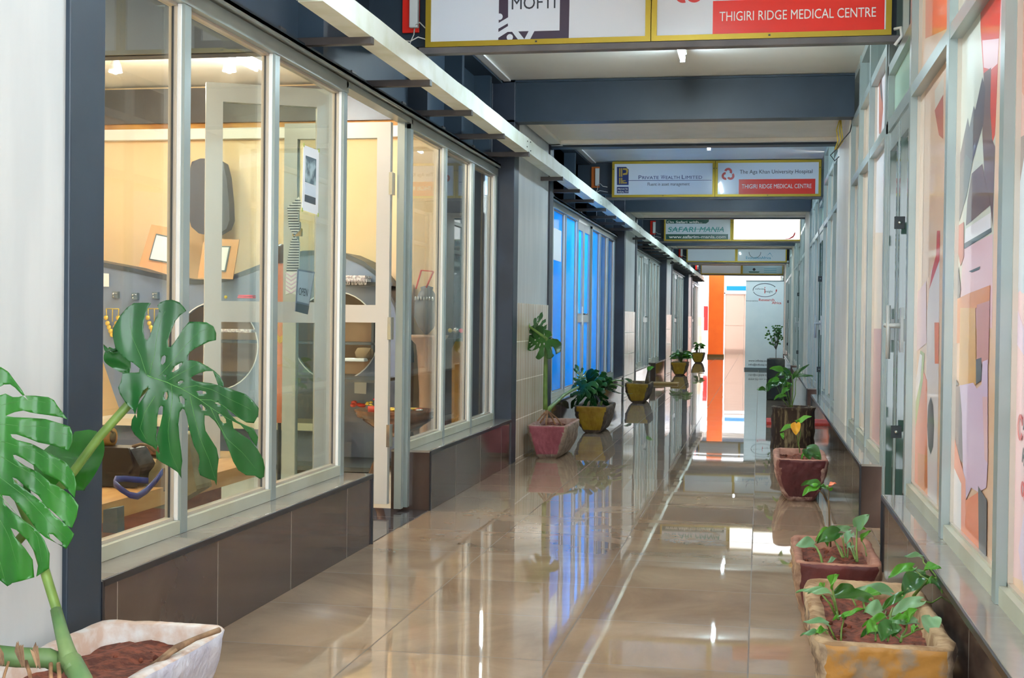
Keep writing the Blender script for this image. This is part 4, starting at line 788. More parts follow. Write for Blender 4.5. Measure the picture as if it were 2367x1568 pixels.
# log planter
r=empty('potted_plant',(.285,11.39,0),'round log planter of dark bark with bamboo-like leaves, third from the far end','potted plant','planters along the right side')
m=MB(); prof=[]
for i in range(13): prof.append((.168+.003*math.sin(i*1.7)+(.008 if i in (0,12) else 0),.345*i/12))
prof+=[(.155,.352),(.145,.34),(.143,.30)]
m.lathe(prof,(.285,11.39,0),0,28,1.05,1.0)
rg=random.Random(5)
m.v=[(x+rg.uniform(-.006,.006),y+rg.uniform(-.006,.006),z) for x,y,z in m.v]; m.build('planter','bark',r)
MB().lathe([(.02,0),(.142,.0),(.142,.012),(.01,.02)],(.285,11.39,.30),0,24).build('soil','soil',r)
plant(r,[((0.284, 11.4, 0.592), (0.399, 11.37, 0.715), 0.035, 0), ((0.307, 11.3, 0.601), (0.437, 11.27, 0.626), 0.03, 0), ((0.184, 11.3, 0.646), (0.087, 11.27, 0.676), 0.06, 1), ((0.227, 11.4, 0.622), (0.125, 11.37, 0.6), 0.05, 0), ((0.248, 11.4, 0.612), (0.175, 11.37, 0.685), 0.05, 0), ((0.115, 11.3, 0.54), (0.059, 11.27, 0.483), 0.06, 0), ((0.049, 11.3, 0.487), (-0.016, 11.27, 0.497), 0.04, 0), ((0.176, 11.3, 0.552), (0.115, 11.27, 0.521), 0.06, 0), ((0.218, 11.4, 0.569), (0.177, 11.37, 0.507), 0.05, 0), ((0.193, 11.4, 0.516), (0.259, 11.37, 0.55), 0.04, 1), ((0.198, 11.3, 0.448), (0.121, 11.27, 0.417), 0.035, 1), ((0.177, 11.3, 0.427), (0.227, 11.27, 0.451), 0.03, 1), ((0.237, 11.3, 0.501), (0.177, 11.27, 0.46), 0.04, 1), ((0.27, 11.4, 0.539), (0.229, 11.37, 0.498), 0.03, 0), ((0.246, 11.3, 0.605), (0.205, 11.27, 0.575), 0.05, 0), ((0.155, 11.3, 0.572), (0.073, 11.27, 0.562), 0.045, 1)],[(0.006, [(0.272, 11.35, 0.333), (0.276, 11.367, 0.436), (0.279, 11.383, 0.55), (0.268, 11.4, 0.623)]), (0.004, [(0.266, 11.35, 0.332), (0.301, 11.367, 0.457), (0.3, 11.383, 0.551), (0.31, 11.4, 0.592)]), (0.004, [(0.261, 11.35, 0.343), (0.219, 11.35, 0.457), (0.187, 11.35, 0.55), (0.115, 11.35, 0.538)]), (0.003, [(0.251, 11.35, 0.342), (0.209, 11.35, 0.394), (0.193, 11.35, 0.435)]), (0.004, [(0.266, 11.35, 0.343), (0.239, 11.367, 0.477), (0.228, 11.383, 0.581), (0.186, 11.4, 0.642)]), (0.003, [(0.241, 11.35, 0.353), (0.189, 11.35, 0.414), (0.146, 11.35, 0.518), (0.049, 11.35, 0.484)])])
# tall black planter with box shrub
r=empty('potted_plant',(.25,18.4,0),'tall narrow black concrete planter with a small round-leaved tree','potted plant','planters along the right side')
m=MB(); 
for i,(a,b) in enumerate(((0,.28),(.285,.56))): m.box(.10,.34-.0*i,18.3,18.55,a,b)
m.box(.20,.42,18.35,18.6,0,.40)
m.build('planter','blackpot',r,bevel=.012); MB().box(.13,.31,18.33,18.52,.56,.565).build('soil','soildark',r)
m=MB(); base_=Vector((.22,18.42,.56)); tips=[]
rg=random.Random(9)
for i in range(9):
    a=rg.uniform(0,2*PI); rr=rg.uniform(.04,.10); tp=base_+Vector((rr*math.cos(a)*1.1,rr*math.sin(a),rg.uniform(.28,.47)))
    m.tube([base_,base_+Vector((0,0,.12)),base_+Vector((.5*rr*math.cos(a),.5*rr*math.sin(a),.2)),tp],.004,0,5); tips.append(tp)
m.build('stem','twig',r); m=MB()
for tp in tips:
    for j in range(9):
        c=tp+Vector((rg.uniform(-.04,.04),rg.uniform(-.04,.04),rg.uniform(-.12,.03))); a=rg.uniform(0,6.28)
        u=Vector((math.cos(a),math.sin(a)*.5,.3)).normalized()*.02; v=u.cross(Vector((rg.uniform(-1,1),-1,.3))).normalized()*.013
        m.add([c-u,c-u*.3+v,c+u*.5+v*.8,c+u,c+u*.5-v*.8,c-u*.3-v],[[0,1,2,3,4,5]],0,True)
m.build('leaves','leafD',r)
# ---- monstera leaf blades
LA={'o': [(-0.055, 0.05), (-0.105, 0.09), (-0.155, 0.112), (-0.195, 0.15), (-0.237, 0.195), (-0.26, 0.29), (-0.257, 0.34), (-0.225, 0.39), (-0.195, 0.44), (-0.155, 0.49), (-0.11, 0.524), (-0.045, 0.528), (0.023, 0.528), (0.005, 0.495), (-0.01, 0.45), (-0.025, 0.39), (-0.027, 0.33), (-0.015, 0.275), (0.005, 0.255), (0.023, 0.29), (0.04, 0.35), (0.055, 0.41), (0.08, 0.468), (0.067, 0.51), (0.085, 0.532), (0.125, 0.548), (0.175, 0.552), (0.225, 0.535), (0.255, 0.502), (0.275, 0.472), (0.235, 0.44), (0.205, 0.4), (0.185, 0.35), (0.165, 0.3), (0.15, 0.25), (0.155, 0.215), (0.17, 0.207), (0.195, 0.235), (0.225, 0.28), (0.255, 0.335), (0.295, 0.392), (0.355, 0.395), (0.425, 0.39), (0.47, 0.36), (0.49, 0.31), (0.49, 0.26), (0.445, 0.25), (0.395, 0.225), (0.345, 0.2), (0.305, 0.17), (0.29, 0.14), (0.288, 0.11), (0.315, 0.115), (0.375, 0.105), (0.435, 0.07), (0.48, 0.035), (0.515, 0.0), (0.545, -0.05), (0.547, -0.092), (0.505, -0.07), (0.485, -0.01), (0.47, 0.034), (0.425, 0.035), (0.375, 0.02), (0.335, 0.0), (0.313, -0.015), (0.323, -0.032), (0.375, -0.042), (0.455, -0.055), (0.535, -0.08), (0.615, -0.105), (0.695, -0.14), (0.745, -0.185), (0.79, -0.245), (0.785, -0.3), (0.75, -0.36), (0.695, -0.355), (0.64, -0.315), (0.595, -0.27), (0.56, -0.238), (0.585, -0.29), (0.63, -0.34), (0.685, -0.375), (0.745, -0.4), (0.775, -0.47), (0.76, -0.545), (0.725, -0.49), (0.7, -0.43), (0.655, -0.372), (0.597, -0.338), (0.605, -0.4), (0.665, -0.45), (0.72, -0.495), (0.765, -0.56), (0.803, -0.64), (0.812, -0.71), (0.805, -0.78), (0.775, -0.795), (0.74, -0.768), (0.675, -0.765), (0.625, -0.72), (0.595, -0.65), (0.575, -0.58), (0.545, -0.49), (0.515, -0.41), (0.475, -0.34), (0.435, -0.3), (0.405, -0.295), (0.403, -0.35), (0.41, -0.41), (0.445, -0.48), (0.48, -0.55), (0.49, -0.63), (0.475, -0.72), (0.467, -0.8), (0.46, -0.84), (0.45, -0.8), (0.405, -0.778), (0.355, -0.75), (0.345, -0.7), (0.36, -0.64), (0.355, -0.59), (0.325, -0.53), (0.305, -0.46), (0.29, -0.39), (0.277, -0.3), (0.263, -0.252), (0.25, -0.244), (0.23, -0.27), (0.22, -0.36), (0.223, -0.46), (0.23, -0.56), (0.233, -0.64), (0.22, -0.71), (0.217, -0.778), (0.195, -0.725), (0.135, -0.68), (0.075, -0.65), (0.045, -0.62), (0.043, -0.575), (0.06, -0.52), (0.055, -0.46), (0.085, -0.37), (0.105, -0.29), (0.111, -0.23), (0.096, -0.222), (0.08, -0.24), (0.067, -0.31), (0.062, -0.39), (0.051, -0.47), (0.067, -0.54), (0.07, -0.588), (0.025, -0.528), (-0.045, -0.49), (-0.105, -0.44), (-0.13, -0.39), (-0.12, -0.33), (-0.095, -0.29), (-0.07, -0.22), (-0.025, -0.16), (0.01, -0.1), (0.007, -0.085), (-0.025, -0.11), (-0.05, -0.16), (-0.07, -0.22), (-0.077, -0.27), (-0.08, -0.322), (-0.105, -0.26), (-0.155, -0.21), (-0.195, -0.14), (-0.208, -0.09), (-0.19, -0.05), (-0.18, 0.015), (-0.145, 0.018), (-0.095, 0.018), (-0.06, 0.022)], 'h': [[(0.095, 0.09), (0.105, 0.135), (0.125, 0.15), (0.138, 0.14), (0.133, 0.1), (0.11, 0.077)], [(0.18, 0.03), (0.205, 0.07), (0.25, 0.098), (0.257, 0.085), (0.23, 0.05), (0.19, 0.027)], [(0.127, -0.002), (0.133, 0.005), (0.14, -0.002), (0.134, -0.009)], [(0.221, -0.05), (0.24, -0.035), (0.261, -0.038), (0.255, -0.052), (0.233, -0.06)], [(0.117, -0.15), (0.125, -0.122), (0.142, -0.122), (0.149, -0.15), (0.139, -0.178), (0.125, -0.175)], [(0.227, -0.155), (0.245, -0.148), (0.267, -0.175), (0.267, -0.21), (0.253, -0.216), (0.235, -0.195)], [(0.352, -0.115), (0.385, -0.107), (0.423, -0.118), (0.42, -0.132), (0.375, -0.136)], [(0.367, -0.22), (0.385, -0.21), (0.413, -0.24), (0.41, -0.26), (0.39, -0.258)], [(0.501, -0.29), (0.52, -0.282), (0.553, -0.325), (0.555, -0.355), (0.535, -0.36), (0.513, -0.33)], [(0.477, -0.202), (0.5, -0.197), (0.523, -0.216), (0.51, -0.222)]], 'v': [[(-0.345, 0.59), (-0.345, 0.59)], [(0.0, 0.0), (0.05, -0.02), (0.145, -0.05), (0.245, -0.095), (0.375, -0.175), (0.455, -0.24), (0.535, -0.3), (0.595, -0.335)], [(0.015, 0.0), (0.055, 0.15), (0.07, 0.29), (0.095, 0.41), (0.125, 0.47)], [(-0.005, 0.005), (-0.045, 0.14), (-0.105, 0.26), (-0.13, 0.37), (-0.13, 0.45)], [(0.085, -0.005), (0.175, 0.09), (0.275, 0.22), (0.375, 0.32), (0.445, 0.35)], [(0.145, -0.04), (0.255, 0.025), (0.355, 0.08), (0.445, 0.07)], [(0.245, -0.095), (0.355, -0.07), (0.455, -0.1), (0.585, -0.17), (0.735, -0.26)], [(0.18, -0.17), (0.175, -0.07), (0.145, -0.05)], [(0.18, -0.17), (0.17, -0.26), (0.145, -0.41), (0.155, -0.56), (0.2, -0.7)], [(0.305, -0.15), (0.335, -0.31), (0.375, -0.47), (0.425, -0.63), (0.455, -0.78)], [(0.445, -0.23), (0.485, -0.33), (0.555, -0.47), (0.655, -0.58), (0.745, -0.71)], [(0.055, -0.15), (-0.015, -0.27), (-0.055, -0.39), (-0.015, -0.47)], [(0.375, -0.175), (0.455, -0.18), (0.535, -0.22), (0.615, -0.28), (0.675, -0.35)]]}
LA['v']=LA['v'][1:]
def monstera(root,origin,U,Vv,scale,mat,step=.018,bend=.25,cup=.2,name='leaf',seed=1,data=LA,vein=True,wav=.006):
    U=Vector(U).normalized(); Vv=Vector(Vv); Vv=(Vv-U*Vv.dot(U)).normalized(); Nn=U.cross(Vv); O=Vector(origin)
    ax=Vector((.72,-.50)).normalized(); pr=Vector((-ax.y,ax.x))
    def fn(u,v):
        p=Vector((u,v)); a=p.dot(ax); b=p.dot(pr)
        w=-bend*a*a+cup*abs(b)**1.4*.6-cup*b*b*1.2+wav*math.sin(a*26+b*17+seed)*min(1,abs(b)*6)
        return O+(U*u+Vv*v)*scale+Nn*w*scale
    m=MB(); m.sheet(data['o'],data['h'],step,fn,0); o=m.build(name,mat,root)
    sol=o.modifiers.new('thickness','SOLIDIFY'); sol.thickness=.0012
    if vein:
        m=MB()
        for i,l in enumerate(data['v']):
            pts=[]
            for j in range(len(l)-1):
                for q in range(4): f=q/4; pts.append(fn(l[j][0]*(1-f)+l[j+1][0]*f,l[j][1]*(1-f)+l[j+1][1]*f)+Nn*.0005)
            pts.append(fn(*l[-1])); r0=.0035 if i==0 else .0016
            m.tube(pts,[(r0*(1-.8*j/len(pts)))*scale*(1.2 if scale<.8 else 1.4) for j in range(len(pts))],0,5)
        v=m.build('vein','vein',None); v.parent=o; v.location=(0,0,0)
    return o
LB={'o': [(-0.06, 0.745), (0.0, 0.755), (0.04, 0.725), (0.07, 0.69), (0.11, 0.65), (0.15, 0.605), (0.186, 0.538), (0.14, 0.585), (0.1, 0.62), (0.06, 0.64), (0.02, 0.638), (-0.02, 0.615), (-0.06, 0.575), (-0.04, 0.56), (0.0, 0.568), (0.03, 0.578), (0.08, 0.557), (0.13, 0.56), (0.16, 0.57), (0.23, 0.565), (0.32, 0.56), (0.36, 0.54), (0.376, 0.51), (0.4, 0.47), (0.442, 0.408), (0.4, 0.425), (0.33, 0.44), (0.25, 0.445), (0.2, 0.455), (0.16, 0.47), (0.1, 0.458), (0.04, 0.434), (0.038, 0.428), (0.1, 0.425), (0.2, 0.42), (0.3, 0.415), (0.36, 0.4), (0.42, 0.375), (0.455, 0.363), (0.475, 0.32), (0.476, 0.26), (0.45, 0.198), (0.42, 0.212), (0.35, 0.242), (0.25, 0.255), (0.18, 0.288), (0.12, 0.312), (0.068, 0.31), (0.08, 0.29), (0.12, 0.275), (0.2, 0.25), (0.3, 0.205), (0.38, 0.16), (0.44, 0.115), (0.49, 0.05), (0.509, -0.02), (0.495, -0.112), (0.44, -0.058), (0.385, 0.005), (0.3, 0.05), (0.22, 0.1), (0.16, 0.15), (0.11, 0.175), (0.088, 0.172), (0.1, 0.15), (0.17, 0.1), (0.25, 0.055), (0.33, 0.005), (0.4, -0.05), (0.47, -0.1), (0.522, -0.16), (0.505, -0.24), (0.47, -0.32), (0.43, -0.295), (0.36, -0.24), (0.3, -0.17), (0.25, -0.1), (0.18, -0.05), (0.11, 0.015), (0.08, 0.022), (0.1, -0.01), (0.17, -0.06), (0.27, -0.14), (0.35, -0.21), (0.42, -0.28), (0.484, -0.36), (0.46, -0.41), (0.425, -0.464), (0.37, -0.425), (0.3, -0.38), (0.25, -0.35), (0.21, -0.3), (0.17, -0.23), (0.11, -0.15), (0.06, -0.105), (0.008, -0.1), (0.02, -0.16), (0.08, -0.21), (0.16, -0.27), (0.23, -0.33), (0.29, -0.4), (0.326, -0.49), (0.32, -0.59), (0.22, -0.657), (0.238, -0.57), (0.215, -0.49), (0.17, -0.4), (0.11, -0.33), (0.06, -0.318), (0.1, -0.38), (0.16, -0.46), (0.2, -0.54), (0.206, -0.662), (0.13, -0.68), (0.06, -0.7), (0.022, -0.727), (-0.03, -0.68), (-0.06, -0.58), (-0.2, -0.65), (-0.33, -0.55), (-0.43, -0.35), (-0.47, -0.1), (-0.46, 0.2), (-0.4, 0.5), (-0.25, 0.68)], 'h': [[(0.335, 0.228), (0.37, 0.23), (0.418, 0.208), (0.405, 0.198), (0.36, 0.205)], [(0.315, 0.02), (0.34, 0.022), (0.408, -0.025), (0.395, -0.038), (0.34, -0.012)], [(0.32, -0.355), (0.345, -0.36), (0.4, -0.422), (0.405, -0.442), (0.37, -0.425), (0.33, -0.385)], [(-0.12, 0.1), (-0.04, 0.08), (-0.06, 0.04)]], 'v': [[(-0.42, 0.24), (-0.25, 0.2), (-0.15, 0.12), (-0.06, 0.0), (-0.04, -0.2), (-0.03, -0.5), (0.01, -0.7)], [(-0.25, 0.28), (-0.12, 0.47), (0.0, 0.5), (0.16, 0.54), (0.33, 0.52)], [(-0.22, 0.24), (-0.06, 0.38), (0.12, 0.37), (0.3, 0.36), (0.46, 0.3)], [(-0.18, 0.18), (0.0, 0.26), (0.16, 0.23), (0.33, 0.15), (0.48, -0.02)], [(-0.15, 0.12), (0.0, 0.16), (0.16, 0.08), (0.33, -0.06), (0.48, -0.22)], [(-0.11, 0.06), (0.0, 0.02), (0.16, -0.1), (0.3, -0.25), (0.43, -0.39)], [(-0.06, -0.02), (0.02, -0.13), (0.14, -0.25), (0.24, -0.38), (0.27, -0.55)], [(-0.05, -0.1), (-0.02, -0.25), (0.06, -0.4), (0.12, -0.6)]]}
# near left: white planter with the big monstera
r=empty('potted_plant',(-1.5,2.75,0),'big monstera in a white-painted planter at the near left corner','potted plant','planters along the left side')
planter(r,-1.70,-1.335,2.2,3.235,.25,'white',bot=.65,seed=6,soild=.045,rimw=.035,jit=.0035)
o1=(-1.39, 2.85, 0.919)
s1=.317
monstera(r,o1,(1,.187,0),(0,-.05,1),s1,'leafA',step=.016,bend=.22,cup=.42,seed=2,wav=.013)
o2=(-1.619, 2.62, 0.695)
monstera(r,o2,(1,.187,0),(0,-.05,1),.3266,'leafB',step=.02,bend=.05,cup=.16,seed=4,data=LB,wav=.018)
# smaller leaves behind, petioles and the thick crawling stem
LC=[((-1.646, 2.95, 0.744), (-1.587, 2.92, 0.637), 0.14, 0), ((-1.879, 3.0, 0.679), (-1.758, 2.97, 0.619), 0.1, 1)]
for i,(b,t,w,c) in enumerate(LC): leaf(r,b,t,w,['leafB','leafB'][c],seed=i+40,droop=.05,fold=.05,up=(0.1,-1,.2))
(b,t,w,c)=((-1.52, 2.95, 0.975), (-1.475, 2.92, 0.921), 0.04, 0)
leaf(r,b,t,w*1.3,'leafA',seed=50,droop=.1)
leaf(r,(-1.521, 2.93, 0.971),(-1.504, 2.88, 0.977),.03,'leafA',seed=51)
for rr,pts in [(0.011, [(-1.762, 2.8, 0.448), (-1.675, 2.819, 0.549), (-1.622, 2.837, 0.63), (-1.576, 2.856, 0.69), (-1.521, 2.874, 0.771), (-1.457, 2.893, 0.848), (-1.431, 2.911, 0.883), (-1.418, 2.93, 0.911)]), (0.011, [(-1.441, 2.62, 0.296), (-1.487, 2.644, 0.386), (-1.535, 2.668, 0.479), (-1.579, 2.692, 0.564), (-1.647, 2.716, 0.674), (-1.759, 2.74, 0.707)])]: MB().tube(pts,rr,0,10).build('petiole','stem',r)
for rr,pts in [(0.0028, [(-1.75, 2.78, 0.46), (-1.676, 2.82, 0.557), (-1.636, 2.86, 0.634), (-1.603, 2.9, 0.692)])]: MB().tube(pts,rr,0,6).build('petiole_groove','stembrown',r)
for rr,pts in [(0.021, [(-1.662, 2.5, 0.354), (-1.595, 2.52, 0.343), (-1.527, 2.54, 0.334), (-1.469, 2.56, 0.331), (-1.441, 2.58, 0.311)]), (0.022, [(-1.441, 2.58, 0.329), (-1.411, 2.553, 0.329), (-1.372, 2.527, 0.297), (-1.338, 2.5, 0.249)]), (0.0181, [(-1.486, 2.62, 0.42), (-1.457, 2.593, 0.381), (-1.429, 2.567, 0.347), (-1.397, 2.54, 0.315)])]: MB().tube(pts,[.0115+.003*i for i in range(len(pts))] if rr<.02 else rr,0,12).build('main_stem','stemthick',r)
for rr,pts in [(0.0045, [(-1.484, 2.5, 0.338), (-1.461, 2.475, 0.323), (-1.439, 2.45, 0.3)]), (0.0045, [(-1.439, 2.52, 0.331), (-1.419, 2.485, 0.319), (-1.396, 2.45, 0.294)]), (0.0045, [(-1.422, 2.52, 0.332), (-1.4, 2.485, 0.32), (-1.379, 2.45, 0.295)]), (0.003, [(-1.523, 2.5, 0.335), (-1.517, 2.475, 0.315), (-1.511, 2.45, 0.287)])]: MB().tube(pts,rr,0,6).build('aerial_root','root',r)
m=MB(); rg=random.Random(3)
for x in (15,65,110):
    c=Vector((-1.543, 2.5, 0.361))+Vector((x*2.5/3060,0,-.018))
    for j in range(5):
        a=rg.uniform(-.8,.8); m.add([c+Vector((-.008,-.02,.02)),c+Vector((.010,-.022,.015)),c+Vector((.012+a*.01,-.025,-.012)),c+Vector((.002+a*.02,-.03,.03+rg.uniform(0,.018)))],[[0,1,3],[1,2,3],[0,3,2]],0)
m.build('dry_husk','husk',r)
for rr,pts in [(0.006, [(-1.385, 2.85, 0.24), (-1.346, 2.917, 0.271), (-1.324, 2.983, 0.281), (-1.292, 3.05, 0.288)]), (0.004, [(-1.374, 2.85, 0.241), (-1.357, 2.875, 0.256), (-1.335, 2.9, 0.274)])]: MB().tube(pts,[rr*.5,rr*1.6,rr,rr*1.2][:len(pts)],0,6).build('dead_sheath','husk',r)
# pink planter with leaning monstera on the left, against the tiled pier
r=empty('potted_plant',(-1.57,10.25,0),'pink rounded planter with a tall-stalked monstera, before the tiled white pier','potted plant','planters along the left side')
planter(r,-1.73,-1.42,9.86,10.66,.25,'pink',bot=.44,curve=.62,seed=7)
def aimed(root,px0,U,Vv,sc,mat,seed,**k): return monstera(root,px0,U,Vv,sc,mat,step=.05,seed=seed,vein=False,**k)
aimed(r,(-1.624, 10.1, 0.91),(-.75,-.2,-.5),(.2,-.5,-.8),.30,'leafD',3,bend=.5,cup=.6)
aimed(r,(-1.632, 10.15, 0.902),(.75,-.2,.1),(0,-.5,.9),.11,'leafD',5,bend=.4,cup=.4)
aimed(r,(-1.716, 10.2, 0.934),(-.3,-.5,.9),(-.8,-.4,0.1),.15,'leafD',8,bend=.5,cup=.6)
for rr,pts in [(0.016, [(-1.622, 10.1, 0.361), (-1.624, 10.1, 0.409), (-1.625, 10.1, 0.62), (-1.621, 10.1, 0.823), (-1.619, 10.1, 0.912)]), (0.014, [(-1.606, 10.1, 0.353), (-1.634, 10.6, 0.37), (-1.622, 11.1, 0.42), (-1.575, 11.6, 0.463)]), (0.01, [(-1.619, 10.1, 0.908), (-1.676, 10.133, 0.943), (-1.765, 10.167, 0.999), (-1.805, 10.2, 1.097)])]: MB().tube(pts,[rr*(1.25-.5*i/len(pts)) for i in range(len(pts))],0,8).build('petiole','stem',r)
for rr,pts in [(0.008, [(-1.61, 10.1, 0.353), (-1.63, 10.1, 0.304), (-1.662, 10.1, 0.254)]), (0.008, [(-1.607, 10.1, 0.353), (-1.601, 10.05, 0.308), (-1.6, 10.0, 0.247)]), (0.009, [(-1.606, 10.1, 0.353), (-1.572, 10.1, 0.305), (-1.543, 10.1, 0.249)]), (0.006, [(-1.601, 10.1, 0.349), (-1.531, 10.1, 0.298), (-1.49, 10.1, 0.242)]), (0.007, [(-1.612, 10.1, 0.353), (-1.65, 10.1, 0.311), (-1.683, 10.1, 0.27)])]: MB().tube(pts,rr,0,6).build('aerial_root','root',r)
# olive yellow planters
def olive(y,lab,sd):
    r=empty('potted_plant',(-1.53,y+.35,0),lab,'potted plant','planters along the left side')
    planter(r,-1.69,-1.37,y,y+.75,.25,'olive',bot=.40,curve=.62,seed=sd,soil='soildark'); return r
r=olive(12.2,'mustard yellow planter with a broad drooping monstera, next behind the pink planter',11)
for i,(px,U,Vv,sc) in enumerate((((-1.592, 12.4, 0.465),(.75,-.3,-.55),(.3,-.4,.8),.27),((-1.603, 12.3, 0.449),(-.3,-.3,-.85),(.9,-.4,0),.25),((-1.547, 12.6, 0.445),(.95,.2,-.25),(0,-.6,.7),.30),((-1.633, 12.4, 0.485),(-.6,-.2,.7),(-.5,-.5,-.4),.17),((-1.551, 12.4, 0.437),(.35,-.5,-.8),(.9,-.3,.1),.26),((-1.443, 12.6, 0.438),(.8,-.2,-.7),(.3,-.8,.3),.24))):
    aimed(r,px,U,Vv,sc,'leafD' if i%2 else 'leafA',i,bend=.7,cup=.7)
for rr,pts in [(0.012, [(-1.554, 12.5, 0.245), (-1.569, 12.45, 0.328), (-1.594, 12.4, 0.459)]), (0.012, [(-1.534, 12.5, 0.246), (-1.555, 12.5, 0.345), (-1.567, 12.5, 0.445)]), (0.01, [(-1.474, 12.5, 0.247), (-1.461, 12.55, 0.345), (-1.508, 12.6, 0.431)]), (0.006, [(-1.408, 12.6, 0.463), (-1.359, 12.7, 0.48), (-1.298, 12.8, 0.472)]), (0.006, [(-1.398, 12.6, 0.444), (-1.348, 12.7, 0.44), (-1.292, 12.8, 0.416)])]: MB().tube(pts,rr,0,7).build('petiole','stem',r)
def small_bush(r,c,hh,n_,seed,size=.09,mat='leafD'):
    rg=random.Random(seed); c=Vector(c); m=MB()
    for i in range(n_):
        a=2*PI*i/n_+rg.uniform(-.3,.3); d=Vector((math.cos(a),math.sin(a),0)); b=c+d*rg.uniform(.02,.06)+Vector((0,0,hh*rg.uniform(.5,1)))
        m.tube([c,c+(b-c)*.6+Vector((0,0,.02)),b],.004,0,5); leaf(r,b,b+d*size*rg.uniform(.8,1.3)+Vector((0,0,rg.uniform(-.03,.04))),size*.7,mat if i%3 else 'leafG',seed=seed+i)
    m.build('stem','stem',r)
r=olive(16.85,'mustard yellow planter with a single bare cut stalk and one leaf',12)
m=MB(); m.tube([(-1.42,17.0,.22),(-1.41,17.0,.32),(-1.40,17.02,.42)],[.03,.022,.012],0,8); m.tube([(-1.60,17.0,.22),(-1.62,17.0,.28),(-1.66,17.0,.31)],.006,0,5); m.build('stem','stembrown',r)
leaf(r,(-1.40,17.0,.42),(-1.33,16.98,.47),.06,'leafG',seed=3); leaf(r,(-1.62,17.0,.27),(-1.70,16.98,.31),.04,'leafD',seed=4)
r=olive(25.7,'mustard yellow planter filled with low bushy green leaves',13); small_bush(r,(-1.5,25.95,.21),.22,14,60,.16)
r=olive(33.6,'farthest mustard yellow planter, beside the orange pillar, with a small dark plant',14); small_bush(r,(-1.5,33.8,.21),.26,9,90,.13,'leafD')
# ---------------------------------------------------------------- first shop on the left, seen through its glass
struct(MB().box(-6.5,-2.0,9.445,9.53,0,CZ),'wall_shop_far','peach')
struct(MB().box(-6.6,-6.5,3.0,9.53,0,CZ),'wall_shop_back','shopback')
struct(MB().box(-6.5,-1.98,2.95,3.05,0,CZ),'wall_shop_near','shopback')
for k in range(1,NB):
    o=PER*k
    struct(MB().box(-3.6,-3.5,3.3+o,9.5+o,0,CZ),'wall_side_%d'%k,'shopwhite')
m=MB(); m.box(-6.5,-2.0,9.36,9.445,2.505,2.765); n+=1; struct(m,'trim_%d'%n,'shopbeam')
m=MB(); m.box(-6.5,-2.0,9.38,9.445,2.385,2.465); m.box(-6.5,-2.0,9.40,9.445,2.465,2.505,1); n+=1; struct(m,'trim_%d'%n,['shopwhite','tan'])
for i,p in enumerate([(-4.164, 8.047, 2.66), (-3.402, 8.11, 2.66)]):
    r=empty('spot_lamp',p,['left warm spot lamp on the shop ceiling','right warm spot lamp on the shop ceiling'][i],'spot lamp','spot lamps in the first shop')
    m=MB(); m.tube([(p[0],p[1],CZ),(p[0],p[1],p[2]+.06)],.008); m.lathe([(.02,.06),(.035,.03),(.045,-.02),(.042,-.02),(.03,.02)],p,0,16); m.build('lamp_housing','white',r)
    MB().ball((p[0],p[1],p[2]-.005),.028,0,8).build('bulb','spot',r)
r=empty('tube_light',(-3.3,6.0,CZ),'fluorescent tube light inside the first shop','ceiling light')
MB().box(-3.33,-3.27,7.4,8.6,2.745,CZ).build('batten','white',r); MB().tube([(-3.3,7.45,2.72),(-3.3,8.55,2.72)],.016,0,10).build('tube','tube',r)
# wave-topped display wall
DY=9.05
r=empty('display_stand',(-3.8,9.2,0),'tall grey display stand with a wavy top and round cut-outs inside the first shop','display stand')
out_=[(-5.077, 1.492), (-4.764, 1.439), (-4.558, 1.405), (-4.387, 1.368), (-4.218, 1.334), (-4.049, 1.316), (-3.882, 1.323), (-3.75, 1.355), (-3.618, 1.403), (-3.487, 1.453), (-3.356, 1.497), (-3.226, 1.529), (-3.032, 1.535), (-2.903, 1.511), (-2.774, 1.456), (-2.678, 1.383), (-2.598, 1.279), (-2.542, 1.164), (-2.509, 0.98), (-2.487, 0.767), (-2.473, 0.057), (-3.211, 0.033), (-3.87, 0.013), (-4.445, 0.065), (-4.548, 0.157), (-4.653, 0.41), (-4.773, 0.727), (-4.968, 0.948)]
c1=(-3.878, 9.05, 0.837); c2=(-2.977, 9.05, 0.919); RR=(-3.563, 9.05, 0.842)[0]-c1[0]
holes=[circle(c1[0],c1[2],RR,40),circle(c2[0],c2[2],RR,40)]
MB().poly(out_,'Y',DY,.03,0,holes=holes).build('front_board',['dispgrey'],r)
m=MB(); top=out_[:20]
for a,b in zip(top[:-1],top[1:]):
    va=[(a[0],DY-.006,a[1]),(b[0],DY-.006,b[1]),(b[0],9.40,b[1]),(a[0],9.40,a[1])]
    vb=[(x,y,z-.035) for x,y,z in va]
    m.add(va+vb,[[0,1,2,3],[7,6,5,4],[0,4,5,1]],0)
m.build('top_rail','dispdark',r)
m=MB()
x0,x1=-4.05,-2.62
for z in (.62,.86,1.12): m.box(-4.6,-2.55,DY+.03,9.4,z,z+.018)
for x in (-3.55,-2.72): m.box(x,x+.02,DY+.03,9.4,.1,1.3)
m.build('shelf','dispdark',r); MB().box(-4.7,-2.5,9.41,9.43,.05,1.3).build('back_panel','coralback',r)
m=MB()
for c in (c1,c2):
    for i in range(40):
        a=2*PI*i/40;b=2*PI*(i+1)/40
        m.add([(c[0]+RR*math.cos(a),DY-.004,c[2]+RR*math.sin(a)),(c[0]+RR*math.cos(b),DY-.004,c[2]+RR*math.sin(b)),(c[0]+(RR+.008)*math.cos(b),DY-.004,c[2]+(RR+.008)*math.sin(b)),(c[0]+(RR+.008)*math.cos(a),DY-.004,c[2]+(RR+.008)*math.sin(a))],[[0,1,2,3]])
m.build('hole_edge','paper',r)
